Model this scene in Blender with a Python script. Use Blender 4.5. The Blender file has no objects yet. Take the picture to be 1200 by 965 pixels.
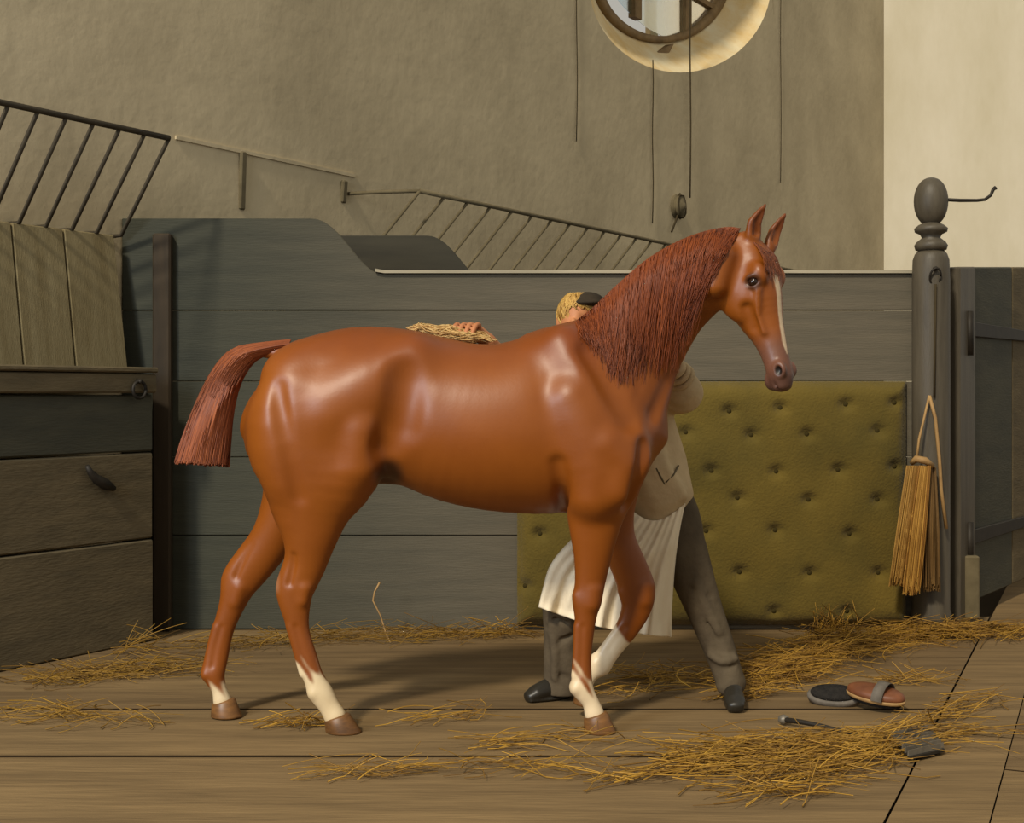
import bpy, bmesh, math, random
import numpy as np
import openvdb
from mathutils import Vector, Matrix

# ------------------------------------------------------------------ camera, sky, lamps, exposure
SC = bpy.context.scene
COL = SC.collection
EYE, FPX, CX, HY = 1.35, 1600.0, 600.0, 460.0
cam = bpy.data.objects.new('camera', bpy.data.cameras.new('camera'))
COL.objects.link(cam)
cam.location = (0, 0, EYE)
cam.rotation_euler = (math.pi / 2, 0, 0)
cam.data.sensor_width = 36.0
cam.data.lens = 36.0 * FPX / 1200.0
cam.data.shift_y = -(482.5 - HY) / 1200.0
cam.data.clip_end = 200
SC.camera = cam
world = bpy.data.worlds.new('daylight')
SC.world = world
world.use_nodes = True
bgn = world.node_tree.nodes['Background']
bgn.inputs['Color'].default_value = (0.88, 0.84, 0.74, 1)
bgn.inputs['Strength'].default_value = 0.50
sun = bpy.data.objects.new('sun', bpy.data.lights.new('sun', 'SUN'))
COL.objects.link(sun)
sun.data.energy = 2.6
sun.data.color = (1.0, 0.90, 0.72)
sun.data.angle = math.radians(5)
_el = math.radians(41)
sun.rotation_euler = Vector((0.447 * math.cos(_el), 0.894 * math.cos(_el), -math.sin(_el))).to_track_quat('-Z', 'Y').to_euler()
win = bpy.data.objects.new('window_daylight', bpy.data.lights.new('window_daylight', 'AREA'))
COL.objects.link(win)
win.data.shape = 'RECTANGLE'; win.data.size = 1.6; win.data.size_y = 2.4
win.data.energy = 230
win.data.color = (0.82, 0.90, 1.0)
win.location = (-4.4, 0.6, 3.3)
win.rotation_euler = (Vector((0.2, 6.0, 0.9)) - Vector(win.location)).to_track_quat('-Z', 'Y').to_euler()
SC.view_settings.view_transform = 'Standard'
SC.view_settings.look = 'None'
SC.view_settings.gamma = 1
SC.view_settings.exposure = 0.0
SC.view_settings.use_curve_mapping = False

rnd = random.Random(7)
nr = np.random.default_rng(7)
V = Vector

def P(px, py, Y):
    """point at depth Y seen at (px, py)"""
    return V(((px - CX) / FPX * Y, Y, EYE + (HY - py) / FPX * Y))

def G(px, py):
    """ground point seen at (px, py)"""
    return P(px, py, FPX * EYE / (py - HY))

# ------------------------------------------------------------------ materials
def srgb(r, g, b):
    f = lambda c: ((c / 255 + 0.055) / 1.055) ** 2.4 if c > 10 else c / 255 / 12.92
    return (f(r), f(g), f(b), 1)

def mat(name, col, rough=0.7, col2=None, scale=4.0, stretch=(1, 1, 1), bump=0.0, bscale=40.0, spec=0.5, metal=0.0,
        attr=None, detail=5.0, amount=1.0, sheen=0.0, coat=0.0):
    m = bpy.data.materials.new(name)
    m.use_nodes = True
    nt = m.node_tree
    b = nt.nodes['Principled BSDF']
    b.inputs['Roughness'].default_value = rough
    b.inputs['Metallic'].default_value = metal
    b.inputs['Specular IOR Level'].default_value = spec
    if sheen: b.inputs['Sheen Weight'].default_value = sheen
    if coat:
        b.inputs['Coat Weight'].default_value = coat; b.inputs['Coat Roughness'].default_value = 0.35
    tc = nt.nodes.new('ShaderNodeTexCoord')
    mp = nt.nodes.new('ShaderNodeMapping')
    mp.inputs['Scale'].default_value = stretch
    nt.links.new(tc.outputs['Object'], mp.inputs['Vector'])
    n = nt.nodes.new('ShaderNodeTexNoise')
    n.inputs['Scale'].default_value = scale; n.inputs['Detail'].default_value = detail
    n.inputs['Roughness'].default_value = 0.62
    nt.links.new(mp.outputs['Vector'], n.inputs['Vector'])
    r = nt.nodes.new('ShaderNodeValToRGB')
    r.color_ramp.elements[0].position = 0.32; r.color_ramp.elements[1].position = 0.68
    c2 = col2 or tuple(c * 0.75 for c in col[:3]) + (1,)
    r.color_ramp.elements[0].color = c2; r.color_ramp.elements[1].color = col
    nt.links.new(n.outputs['Fac'], r.inputs['Fac'])
    out = r.outputs['Color']
    if attr:
        a = nt.nodes.new('ShaderNodeVertexColor'); a.layer_name = attr
        mx = nt.nodes.new('ShaderNodeMix'); mx.data_type = 'RGBA'; mx.blend_type = 'MULTIPLY'
        mx.inputs['Factor'].default_value = amount
        nt.links.new(a.outputs['Color'], mx.inputs[6]); nt.links.new(r.outputs['Color'], mx.inputs[7])
        out = mx.outputs[2]
    nt.links.new(out, b.inputs['Base Color'])
    if bump:
        n2 = nt.nodes.new('ShaderNodeTexNoise'); n2.inputs['Scale'].default_value = bscale; n2.inputs['Detail'].default_value = 4
        nt.links.new(mp.outputs['Vector'], n2.inputs['Vector'])
        bp = nt.nodes.new('ShaderNodeBump'); bp.inputs['Strength'].default_value = bump; bp.inputs['Distance'].default_value = 0.02
        nt.links.new(n2.outputs['Fac'], bp.inputs['Height'])
        nt.links.new(bp.outputs['Normal'], b.inputs['Normal'])
    return m

M = {}
M['plaster'] = mat('plaster', srgb(204, 188, 154), 0.95, srgb(180, 165, 134), 0.9, bump=0.25, bscale=9, spec=0.15)
M['white_plaster'] = mat('white_plaster', srgb(222, 213, 192), 0.9, srgb(206, 196, 170), 1.2, (1, 1, .4), bump=0.2, bscale=8, spec=0.2)
M['reveal'] = mat('reveal', srgb(235, 222, 186), 0.9, srgb(222, 190, 130), 2.0, bump=0.2, spec=0.2)
M['plank'] = mat('plank', srgb(134, 110, 74), 0.85, srgb(106, 86, 57), 3.0, (0.5, 5, 5), bump=0.25, bscale=14, spec=0.25)
M['plank_dark'] = mat('plank_dark', srgb(124, 101, 68), 0.85, srgb(96, 77, 51), 3.0, (0.5, 5, 5), bump=0.25, bscale=14, spec=0.25)
M['soil'] = mat('soil', srgb(50, 38, 24), 1.0, spec=0.1)
M['grey_board'] = mat('grey_board', srgb(98, 93, 82), 0.7, srgb(84, 81, 72), 2.2, (0.6, 1, 7), bump=0.15, bscale=20, spec=0.3)
M['green_board'] = mat('green_board', srgb(74, 72, 58), 0.7, srgb(60, 60, 50), 2.2, (0.6, 1, 5), bump=0.15, bscale=20, spec=0.3)
M['cap_rail'] = mat('cap_rail', srgb(160, 150, 128), 0.6, srgb(130, 122, 103), 3, (0.5, 4, 4), spec=0.4)
M['dark_board'] = mat('dark_board', srgb(66, 62, 50), 0.75, srgb(54, 51, 42), 2.2, (0.6, 1, 5), spec=0.25)
M['brown_board'] = mat('brown_board', srgb(108, 95, 70), 0.8, srgb(88, 78, 58), 2.4, (1, 1, 5), bump=0.2, bscale=18, spec=0.25)
M['post_wood'] = mat('post_wood', srgb(90, 82, 68), 0.5, srgb(70, 63, 51), 3, (6, 6, .6), bump=0.1, spec=0.4)
M['batten'] = mat('batten', srgb(66, 54, 38), 0.75, srgb(52, 43, 31), 3, (6, 6, .6), spec=0.3)
M['pale_panel'] = mat('pale_panel', srgb(140, 127, 94), 0.9, srgb(118, 104, 72), 2.4, (5, 5, .5), bump=0.2, spec=0.2)
M['iron'] = mat('iron', srgb(50, 44, 36), 0.6, srgb(36, 32, 27), 14, metal=0.3, spec=0.4)
M['rack_iron'] = mat('rack_iron', srgb(66, 58, 43), 0.7, srgb(50, 43, 31), 10, spec=0.3)
M['rack_faded'] = mat('rack_faded', srgb(116, 105, 80), 0.8, srgb(98, 88, 66), 10, spec=0.2)
M['cord'] = mat('cord', srgb(72, 62, 44), 0.9, spec=0.1)
M['pad'] = mat('pad', srgb(110, 92, 38), 0.9, srgb(84, 73, 32), 1.6, bump=0.35, bscale=70, spec=0.15, sheen=0.15)
M['pad_button'] = mat('pad_button', srgb(64, 55, 28), 0.9, spec=0.1)
M['straw'] = mat('straw', (1, 1, 1, 1), 0.55, (0.7, 0.65, 0.55, 1), 5, spec=0.4, attr='tint')
M['coat'] = mat('coat', (1, 1, 1, 1), 0.42, (0.80, 0.74, 0.66, 1), 2.2, bump=0.02, bscale=90, spec=0.5, attr='tint')
M['hair'] = mat('hair', (1, 1, 1, 1), 0.55, (0.8, 0.75, 0.7, 1), 6, spec=0.4, attr='tint')
M['hoof'] = mat('hoof', srgb(138, 94, 48), 0.45, srgb(84, 56, 30), 9, (1, 1, 3), spec=0.5)
M['eye'] = mat('eye', srgb(18, 12, 9), 0.12, srgb(40, 22, 12), 30, spec=0.5)
M['skin'] = mat('skin', srgb(196, 132, 88), 0.55, srgb(176, 112, 72), 8, spec=0.35)
M['linen'] = mat('linen', srgb(208, 184, 144), 0.9, srgb(184, 162, 126), 5, bump=0.3, bscale=26, spec=0.15)
M['apron'] = mat('apron', srgb(244, 230, 202), 0.9, srgb(224, 208, 178), 5, (1, 1, .5), bump=0.25, bscale=20, spec=0.15)
M['trouser'] = mat('trouser', srgb(98, 86, 68), 0.9, srgb(74, 64, 51), 5, bump=0.3, bscale=24, spec=0.15)
M['boot'] = mat('boot', srgb(44, 40, 32), 0.4, srgb(30, 27, 22), 8, spec=0.5)
M['cap'] = mat('cap', srgb(62, 52, 40), 0.9, srgb(46, 40, 32), 8, spec=0.15)
M['frame_wood'] = mat('frame_wood', srgb(150, 122, 80), 0.7, srgb(116, 92, 58), 6, spec=0.3)
M['leather_brown'] = mat('leather_brown', srgb(126, 76, 46), 0.5, srgb(100, 58, 34), 12, spec=0.4)
M['bristle'] = mat('bristle', srgb(44, 40, 36), 0.8, srgb(28, 26, 24), 60, bump=0.5, bscale=160, spec=0.2)
M['pale_wood'] = mat('pale_wood', srgb(176, 142, 92), 0.6, srgb(150, 116, 74), 10, spec=0.3)
M['outer_slat'] = mat('outer_slat', srgb(240, 212, 160), 0.7, srgb(220, 184, 130), 6, spec=0.2)
M['strap'] = mat('strap', srgb(112, 104, 94), 0.7, srgb(90, 83, 74), 20, spec=0.3)
M['steel'] = mat('steel', srgb(128, 120, 106), 0.45, srgb(100, 93, 82), 18, metal=0.3, spec=0.5)
def paint_with_shade():
    m = M['grey_board'].copy(); m.name = 'partition_paint_shade'
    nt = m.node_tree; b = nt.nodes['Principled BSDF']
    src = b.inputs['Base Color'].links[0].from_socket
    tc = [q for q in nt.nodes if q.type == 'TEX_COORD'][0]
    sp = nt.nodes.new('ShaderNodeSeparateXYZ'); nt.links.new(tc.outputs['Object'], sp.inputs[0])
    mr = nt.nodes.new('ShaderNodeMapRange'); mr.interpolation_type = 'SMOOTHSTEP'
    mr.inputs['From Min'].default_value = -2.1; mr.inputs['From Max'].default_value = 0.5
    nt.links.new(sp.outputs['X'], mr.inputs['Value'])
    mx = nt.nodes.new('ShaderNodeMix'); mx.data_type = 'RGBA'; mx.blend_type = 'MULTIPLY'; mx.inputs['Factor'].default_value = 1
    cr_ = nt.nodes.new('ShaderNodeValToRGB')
    cr_.color_ramp.elements[0].color = (0.36, 0.41, 0.34, 1); cr_.color_ramp.elements[1].color = (1.12, 1.04, 0.92, 1)  # shade over the left end painted in, together with its greener paint
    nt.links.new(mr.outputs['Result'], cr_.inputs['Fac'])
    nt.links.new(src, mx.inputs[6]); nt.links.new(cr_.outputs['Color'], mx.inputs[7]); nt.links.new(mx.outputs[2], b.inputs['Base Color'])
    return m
M['partition_paint_shade'] = paint_with_shade()
gl = bpy.data.materials.new('pane_glass'); gl.use_nodes = True
_b = gl.node_tree.nodes['Principled BSDF']
_b.inputs['Base Color'].default_value = (0.62, 0.80, 0.92, 1); _b.inputs['Roughness'].default_value = 0.15
_b.inputs['Transmission Weight'].default_value = 1.0; _b.inputs['IOR'].default_value = 1.1
M['glass'] = gl

# ------------------------------------------------------------------ object helpers
WPOS = {}
def tag(o, label=None, cat=None, group=None, kind=None):
    if label: o['label'] = label
    if cat: o['category'] = cat
    if group: o['group'] = group
    if kind: o['kind'] = kind
    return o

def empty(name, loc, label=None, cat=None, group=None, kind=None):
    o = bpy.data.objects.new(name, None)
    o.empty_display_size = 0.1
    COL.objects.link(o)
    o.location = loc
    WPOS[o] = V(loc)
    return tag(o, label, cat, group, kind)

def link_mesh(name, me, m, parent=None, origin=None):
    o = bpy.data.objects.new(name, me)
    COL.objects.link(o)
    if m is not None and not me.materials: me.materials.append(m)
    if parent is not None:
        o.parent = parent
        WPOS[o] = WPOS[parent]
    else:
        WPOS[o] = V((0, 0, 0))
    return o

def build(name, verts, faces, m, parent=None, smooth=True, bevel=0, sub=0, tint=None, kind=None):
    """verts in world coordinates; the mesh's own origin is its parent's, or its base"""
    v = np.asarray([tuple(p) for p in verts], dtype=np.float64) if not isinstance(verts, np.ndarray) else verts.astype(np.float64)
    if parent is not None:
        off = np.array(WPOS[parent])
    else:
        lo, hi = v.min(0), v.max(0)
        off = np.array([(lo[0] + hi[0]) / 2, (lo[1] + hi[1]) / 2, lo[2]])
    me = bpy.data.meshes.new(name)
    v = v - off
    if isinstance(faces, np.ndarray):
        nq, k = faces.shape
        me.vertices.add(len(v)); me.vertices.foreach_set('co', v.astype(np.float32).ravel())
        me.loops.add(nq * k); me.loops.foreach_set('vertex_index', faces.astype(np.int32).ravel())
        me.polygons.add(nq)
        me.polygons.foreach_set('loop_start', np.arange(0, nq * k, k, dtype=np.int32))
        me.polygons.foreach_set('loop_total', np.full(nq, k, dtype=np.int32))
        me.update(calc_edges=True); me.validate()
    else:
        me.from_pydata([tuple(p) for p in v], [], faces)
    if smooth:
        me.polygons.foreach_set('use_smooth', np.ones(len(me.polygons), dtype=bool))
    if tint is not None:
        a = me.color_attributes.new('tint', 'FLOAT_COLOR', 'POINT')
        t = np.ones((len(v), 4), dtype=np.float32); t[:, :3] = tint
        a.data.foreach_set('color', t.ravel())
    o = link_mesh(name, me, m, parent)
    if parent is None:
        o.location = off
        WPOS[o] = V(off)
    if bevel:
        b = o.modifiers.new('bevel', 'BEVEL'); b.width = bevel; b.segments = 1; b.limit_method = 'ANGLE'
    if sub:
        s = o.modifiers.new('sub', 'SUBSURF'); s.levels = sub; s.render_levels = sub
    if kind: o['kind'] = kind
    return o

class MB:
    def __init__(self): self.v = []; self.f = []
    def add(self, vs, fs):
        n = len(self.v); self.v += [V(p) for p in vs]; self.f += [tuple(n + i for i in f) for f in fs]; return self
    def hexa(self, a, b):
        """prism between two equal polygons a and b"""
        n = len(a)
        fs = [tuple(range(n))[::-1], tuple(range(n, 2 * n))]
        fs += [(i, (i + 1) % n, n + (i + 1) % n, n + i) for i in range(n)]
        return self.add(list(a) + list(b), fs)
    def box(self, x0, x1, y0, y1, z0, z1):
        return self.hexa([(x0, y0, z0), (x1, y0, z0), (x1, y1, z0), (x0, y1, z0)], [(x0, y0, z1), (x1, y0, z1), (x1, y1, z1), (x0, y1, z1)])
    def tube(self, pts, r, n=8, cap=True):
        pts = [V(p) for p in pts]; k = len(pts)
        rs = r if isinstance(r, (list, tuple)) else [r] * k
        vs, fs = [], []
        t0 = (pts[1] - pts[0]).normalized()
        u = t0.orthogonal().normalized()
        for i in range(k):
            t = (pts[min(i + 1, k - 1)] - pts[max(i - 1, 0)]).normalized()
            u = (u - t * u.dot(t)).normalized()
            w = t.cross(u)
            for j in range(n):
                a = 2 * math.pi * j / n
                vs.append(pts[i] + (u * math.cos(a) + w * math.sin(a)) * rs[i])
        for i in range(k - 1):
            for j in range(n):
                fs.append((i * n + j, i * n + (j + 1) % n, (i + 1) * n + (j + 1) % n, (i + 1) * n + j))
        if cap:
            fs.append(tuple(range(n))[::-1]); fs.append(tuple((k - 1) * n + j for j in range(n)))
        return self.add(vs, fs)
    def lathe(self, prof, c, n=28, axis=(0, 0, 1)):
        """prof: (radius, height) along axis from c"""
        ax = V(axis).normalized(); u = ax.orthogonal().normalized(); w = ax.cross(u); c = V(c)
        vs, fs = [], []
        for r, h in prof:
            for j in range(n):
                a = 2 * math.pi * j / n
                vs.append(c + ax * h + (u * math.cos(a) + w * math.sin(a)) * max(r, 1e-4))
        for i in range(len(prof) - 1):
            for j in range(n):
                fs.append((i * n + j, i * n + (j + 1) % n, (i + 1) * n + (j + 1) % n, (i + 1) * n + j))
        fs.append(tuple(range(n))[::-1]); fs.append(tuple((len(prof) - 1) * n + j for j in range(n)))
        return self.add(vs, fs)
    def build(self, name, m, parent=None, smooth=True, **k):
        return build(name, self.v, self.f, m, parent, smooth, **k)

def cr(pts, n):
    """Catmull-Rom through rows of numbers, n steps an interval"""
    p = np.array(pts, dtype=float); out = []
    for i in range(len(p) - 1):
        a, b, c, d = p[max(i - 1, 0)], p[i], p[i + 1], p[min(i + 2, len(p) - 1)]
        for s in range(n):
            t = s / n
            out.append(0.5 * (2 * b + (c - a) * t + (2 * a - 5 * b + 4 * c - d) * t * t + (3 * b - a - 3 * c + d) * t ** 3))
    out.append(p[-1])
    return np.array(out)

# ------------------------------------------------------------------ implicit surfaces for bodies and clothes
class Field:
    def __init__(self, lo, hi, h):
        self.lo = np.array(lo, float); self.h = h
        self.n = np.ceil((np.array(hi, float) - self.lo) / h).astype(int) + 1
        self.a = np.full(self.n, 0.2, dtype=np.float32)
    def sub(self, lo, hi):
        i0 = np.clip(np.floor((np.array(lo) - self.lo) / self.h).astype(int), 0, self.n)
        i1 = np.clip(np.ceil((np.array(hi) - self.lo) / self.h).astype(int) + 1, 0, self.n)
        sl = tuple(slice(a, b) for a, b in zip(i0, i1))
        ax = [(self.lo[d] + self.h * np.arange(i0[d], i1[d])).astype(np.float32) for d in range(3)]
        return sl, np.ix_(*ax)
    @staticmethod
    def smin(a, b, k):
        if k <= 0: return np.minimum(a, b)
        h = np.maximum(k - np.abs(a - b), 0) / k
        return np.minimum(a, b) - h * h * k * 0.25
    def chain(self, st, k=0.03, lat=(0, 1, 0), cap=None, carve=False):
        """st rows: x,y,z, nx,ny,nz (in-plane direction), a (in-plane radius), b (lateral radius)"""
        st = np.asarray(st, float)
        R = np.maximum(st[:, 6], st[:, 7]); pad = R.max() + k + 0.02
        lo = st[:, :3].min(0) - pad; hi = st[:, :3].max(0) + pad
        sl, _ = self.sub(lo, hi)
        shp = self.a[sl].shape
        if min(shp) == 0: return
        tmp = np.full(shp, 0.2, dtype=np.float32); near = np.full(shp, 9e9, dtype=np.float32)
        o = np.array([q.start for q in sl])
        last = len(st) - 2
        for i in range(len(st) - 1):
            p0, p1 = st[i, :3], st[i + 1, :3]
            L = np.linalg.norm(p1 - p0)
            if L < 1e-6: continue
            T = (p1 - p0) / L
            a0, a1, b0, b1 = st[i, 6], st[i + 1, 6], st[i, 7], st[i + 1, 7]
            rr = max(a0, a1, b0, b1) + k + 0.02
            s2, (X, Y, Z) = self.sub(np.minimum(p0, p1) - rr, np.maximum(p0, p1) + rr)
            if min(self.a[s2].shape) == 0: continue
            X = X - p0[0]; Y = Y - p0[1]; Z = Z - p0[2]
            t = X * T[0] + Y * T[1] + Z * T[2]
            tc = np.clip(t / L, 0, 1)
            dx, dy, dz = X - tc * (L * T[0]), Y - tc * (L * T[1]), Z - tc * (L * T[2])
            dist = (dx * dx + dy * dy + dz * dz).astype(np.float32)
            N = (st[i, 3:6] + st[i + 1, 3:6]); N = N - T * N.dot(T); N /= np.linalg.norm(N)
            B = np.cross(T, N)
            v = dx * B[0] + dy * B[1] + dz * B[2]
            a = a0 + (a1 - a0) * tc; b = b0 + (b1 - b0) * tc
            v2 = v * v
            ov = t - tc * L
            if i == 0 or i == last:
                end = ((t < 0) if i == 0 else False) | ((t > L) if i == last else False)
                c = np.minimum(a, b) * (cap or 1.0)
                u2 = np.maximum(dist - v2 - ov * ov, 0)
                o2 = np.where(end, ov * ov, 0); u2 = u2 + np.where(end, 0, ov * ov)
                k0 = np.sqrt(u2 / a ** 2 + v2 / b ** 2 + o2 / c ** 2); k1 = np.sqrt(u2 / a ** 4 + v2 / b ** 4 + o2 / c ** 4)
            else:
                u2 = np.maximum(dist - v2, 0)
                k0 = np.sqrt(u2 / a ** 2 + v2 / b ** 2); k1 = np.sqrt(u2 / a ** 4 + v2 / b ** 4)
            d = k0 * (k0 - 1) / np.maximum(k1, 1e-4)
            d = np.maximum(d, -np.minimum(a, b)).astype(np.float32)
            loc = tuple(slice(q.start - w, q.stop - w) for q, w in zip(s2, o))
            m_ = dist < near[loc]
            tmp[loc] = np.where(m_, d, tmp[loc]); near[loc] = np.where(m_, dist, near[loc])
        if carve: self.a[sl] = -self.smin(-self.a[sl], tmp, k)
        else: self.a[sl] = self.smin(self.a[sl], tmp, k)
    def pairs(self, rows, k=0.03, n=3, cap=None):
        """rows: back px, py, front px, py, depth, lateral radius"""
        r = cr(rows, n)
        st = []
        for xb, yb, xf, yf, Y, w in r:
            p, q = P(xb, yb, Y), P(xf, yf, Y)
            c = (p + q) / 2; d = q - p
            st.append([*c, *(d.normalized()), d.length / 2, w])
        self.chain(st, k, cap=cap)
        return np.array(st)
    def limb(self, rows, k=0.03, n=3, carve=False):
        """rows: px, py, depth, radius"""
        r = cr(rows, n) if len(rows) > 2 else np.array(rows, float)
        pts = [np.array(P(x, y, Y)) for x, y, Y, w in r]
        T = pts[-1] - pts[0]
        N = np.array(V(T).orthogonal().normalized())
        self.chain([[*p, *N, q[3], q[3]] for p, q in zip(pts, r)], k, carve=carve)
    def ell(self, c, ax, k=0.03, carve=False):
        """ax: three (vector, radius)"""
        c = np.array(c, float); R = max(r for _, r in ax) + k + 0.02
        sl, (X, Y, Z) = self.sub(c - R, c + R)
        if min(self.a[sl].shape) == 0: return
        X = X - c[0]; Y = Y - c[1]; Z = Z - c[2]
        k0 = 0; k1 = 0
        for d, r in ax:
            q = X * d[0] + Y * d[1] + Z * d[2]
            k0 = k0 + (q / r) ** 2; k1 = k1 + (q / r ** 2) ** 2
        k0 = np.sqrt(k0); d = (k0 * (k0 - 1) / np.maximum(np.sqrt(k1), 1e-4)).astype(np.float32)
        if carve: self.a[sl] = -self.smin(-self.a[sl], d, k)
        else: self.a[sl] = self.smin(self.a[sl], d, k)
    def ball(self, c, rx, ry, rz, k=0.03, carve=False):
        self.ell(c, [((1, 0, 0), rx), ((0, 1, 0), ry), ((0, 0, 1), rz)], k, carve)
    def cut(self, point, normal):
        """keep the side the normal points away from"""
        _, (X, Y, Z) = self.sub(self.lo - 1, self.lo + self.h * self.n + 1)
        d = (X - point[0]) * normal[0] + (Y - point[1]) * normal[1] + (Z - point[2]) * normal[2]
        self.a = np.maximum(self.a, d.astype(np.float32))
    def smooth(self, it=1):
        for _ in range(it):
            for d in range(3):
                a = self.a
                s = [slice(None)] * 3; p = list(s); q = list(s); c = list(s)
                p[d] = slice(0, -2); c[d] = slice(1, -1); q[d] = slice(2, None)
                b = a.copy(); b[tuple(c)] = 0.25 * a[tuple(p)] + 0.5 * a[tuple(c)] + 0.25 * a[tuple(q)]
                self.a = b
    def mesh(self):
        g = openvdb.FloatGrid(0.05)
        g.copyFromArray(np.clip(self.a, -0.05, 0.05).astype(np.float32))
        g.transform = openvdb.createLinearTransform(voxelSize=self.h)
        pts, quads = (lambda r: (r[0], r[-1]))(g.convertToPolygons(isovalue=0.0))
        return np.asarray(pts, float) + self.lo, np.asarray(quads)[:, ::-1]
    def near_y(self, x, z, extra=0.0):
        """depth of the surface met first when looking along +Y at (x, z); None where empty"""
        i = int(round((x - self.lo[0]) / self.h)); k = int(round((z - self.lo[2]) / self.h))
        if not (0 <= i < self.n[0] and 0 <= k < self.n[2]): return None
        col = self.a[i, :, k] < extra
        return self.lo[1] + self.h * int(np.argmax(col)) if col.any() else None

# ------------------------------------------------------------------ setting: floor of planks
YP = FPX * EYE / (738 - HY)              # depth of the stall partition, 7.77 m
W0 = P(140, HY, YP); W0.z = 0
WD = V((0.625, 1, 0)).normalized()       # along the manger wall, away from the camera
WN = V((WD.y, -WD.x, 0))                 # out of the wall, into the stable
def W(u, z, off=0.0): return V((W0.x, W0.y, 0)) + WD * u + WN * off + V((0, 0, z))
def wall_u(px, off=0.0):
    k = (px - CX) / FPX; b = W(0, 0, off)
    return (k * b.y - b.x) / (WD.x - k * WD.y)
def wall_at(px, py, off=0.0):
    u = wall_u(px, off); p = W(u, 0, off)
    return u, EYE + (HY - py) / FPX * p.y

floor = build('floor', [(-9, -3, -0.05), (14, -3, -0.05), (14, 24, -0.05), (-9, 24, -0.05), (-9, -3, -0.3), (14, -3, -0.3), (14, 24, -0.3), (-9, 24, -0.3)],
              [(0, 1, 2, 3), (7, 6, 5, 4), (0, 4, 5, 1), (1, 5, 6, 2), (2, 6, 7, 3), (3, 7, 4, 0)], M['soil'], smooth=False, kind='structure')
E0, E1 = G(1145, 755), G(1040, 960)
ED = (E0 - E1).normalized(); ED.z = 0; ED.normalize()
EN = V((ED.y, -ED.x, 0))
def edge_x(Y): return E1.x + (Y - E1.y) * ED.x / ED.y
def plank(quad, m):
    dz = rnd.uniform(-0.003, 0.003)
    mb = MB(); mb.hexa([(p[0], p[1], -0.048) for p in quad], [(p[0], p[1], dz) for p in quad])
    o = mb.build('plank', m, floor, smooth=False)
    o.data.materials.append(M['soil'])
    for p in o.data.polygons:
        if abs(p.normal.z) < 0.5: p.material_index = 1
    return o
seams = [2.6, 3.0, 3.4, 3.78, 4.14, 4.5, 5.06, 5.43, 5.81, 6.15, 6.55, 6.95, 7.35, 7.77, 8.2]
for i in range(len(seams) - 1):
    g_ = lambda q: .0065 if q == 5.06 else .0035
    y0, y1 = seams[i] + g_(seams[i]), seams[i + 1] - g_(seams[i + 1])
    xl = -4.6
    cuts = []
    xs = [xl] + cuts
    for j, x0 in enumerate(xs):
        m = M['plank'] if rnd.random() < 0.6 else M['plank_dark']
        if j + 1 < len(xs):
            plank([(x0, y0), (xs[j + 1] - 0.004, y0), (xs[j + 1] - 0.004, y1), (x0, y1)], m)
        else:
            plank([(x0, y0), (edge_x(y0) - 0.008, y0), (edge_x(y1) - 0.008, y1), (x0, y1)], m)
offs = [0.0, 0.30, 0.62, 0.98, 1.35, 1.75, 2.2, 2.7, 3.3]
for i in range(len(offs) - 1):
    a, b = offs[i] + 0.0022, offs[i + 1] - 0.0022
    q = lambda o, t: E1 + ED * t + EN * o
    c = 1.5 + rnd.uniform(-1, 3)
    for t0, t1 in ((-2.5, c - 0.005), (c + 0.005, 7.0)):
        p = [q(a, t0), q(b, t0), q(b, t1), q(a, t1)]
        plank([(v.x, v.y) for v in p], M['plank'] if rnd.random() < 0.6 else M['plank_dark'])

# ------------------------------------------------------------------ setting: manger wall with the round window
WT = 0.55
def oval_at(px, py, r, off):
    """centre and radii on the wall (set off by off) of an opening r pixels in radius seen at (px, py)"""
    u, z = wall_at(px, py, off)
    return u, z, (wall_u(px + r, off) - wall_u(px - r, off)) / 2, z - wall_at(px, py + r, off)[1]
uw, zw, RU, RZ = oval_at(797, -22, 107, 0)
OFF = -0.42
CU, CZ, FU, FZ = oval_at(771, -30, 80, OFF)
def ring_seen(px, py, r, off, n=64): return [W(*wall_at(px + r * math.cos(2 * math.pi * j / n), py - r * math.sin(2 * math.pi * j / n), off), off) for j in range(n)]
def ring(c_u, c_z, ru, rz, off, n=64): return [W(c_u + ru * math.cos(2 * math.pi * j / n), c_z + rz * math.sin(2 * math.pi * j / n), off) for j in range(n)]
U0, U1, ZT = -7.5, 14.55, 8.6
def wall_left():
    n = 64
    inner = ring_seen(797, -22, 107, 0, n)
    SU, SZ = RU + .4, RZ + .4
    sq = []
    for j in range(n):
        a = 2 * math.pi * j / n; c, s = math.cos(a), math.sin(a); k = 1 / max(abs(c), abs(s))
        sq.append(W(uw + c * k * SU, zw + s * k * SZ, 0))
    vs = inner + sq
    fs = [(j, n + j, n + (j + 1) % n, (j + 1) % n) for j in range(n)]
    b = len(vs)
    us = [U0, uw - SU, uw + SU, U1]; zs = [-0.3, zw - SZ, zw + SZ, ZT]
    vs += [W(u, z, 0) for z in zs for u in us]
    for r in range(3):
        for c in range(3):
            if r == 1 and c == 1: continue
            fs.append((b + r * 4 + c, b + r * 4 + c + 1, b + r * 4 + 5 + c, b + r * 4 + 4 + c))
    return build('wall_left', vs, fs, M['plaster'], smooth=False, kind='structure')
wl = wall_left()
window = empty('window_1', W(uw, zw - RZ, OFF), kind='structure')
a = ring_seen(797, -22, 107, 0.0); b = ring_seen(771, -30, 79, OFF)
n = len(a)
mb = MB(); mb.add(a + b, [(j, (j + 1) % n, n + (j + 1) % n, n + j) for j in range(n)])
mb.build('reveal', M['reveal'], window)
fr = lambda r, o: [p + WN * (o - OFF) for p in ring_seen(771, -30, r, OFF)]
q = [fr(73, OFF + .06), fr(81, OFF + .06), fr(81, OFF - .06), fr(73, OFF - .06)]
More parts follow.
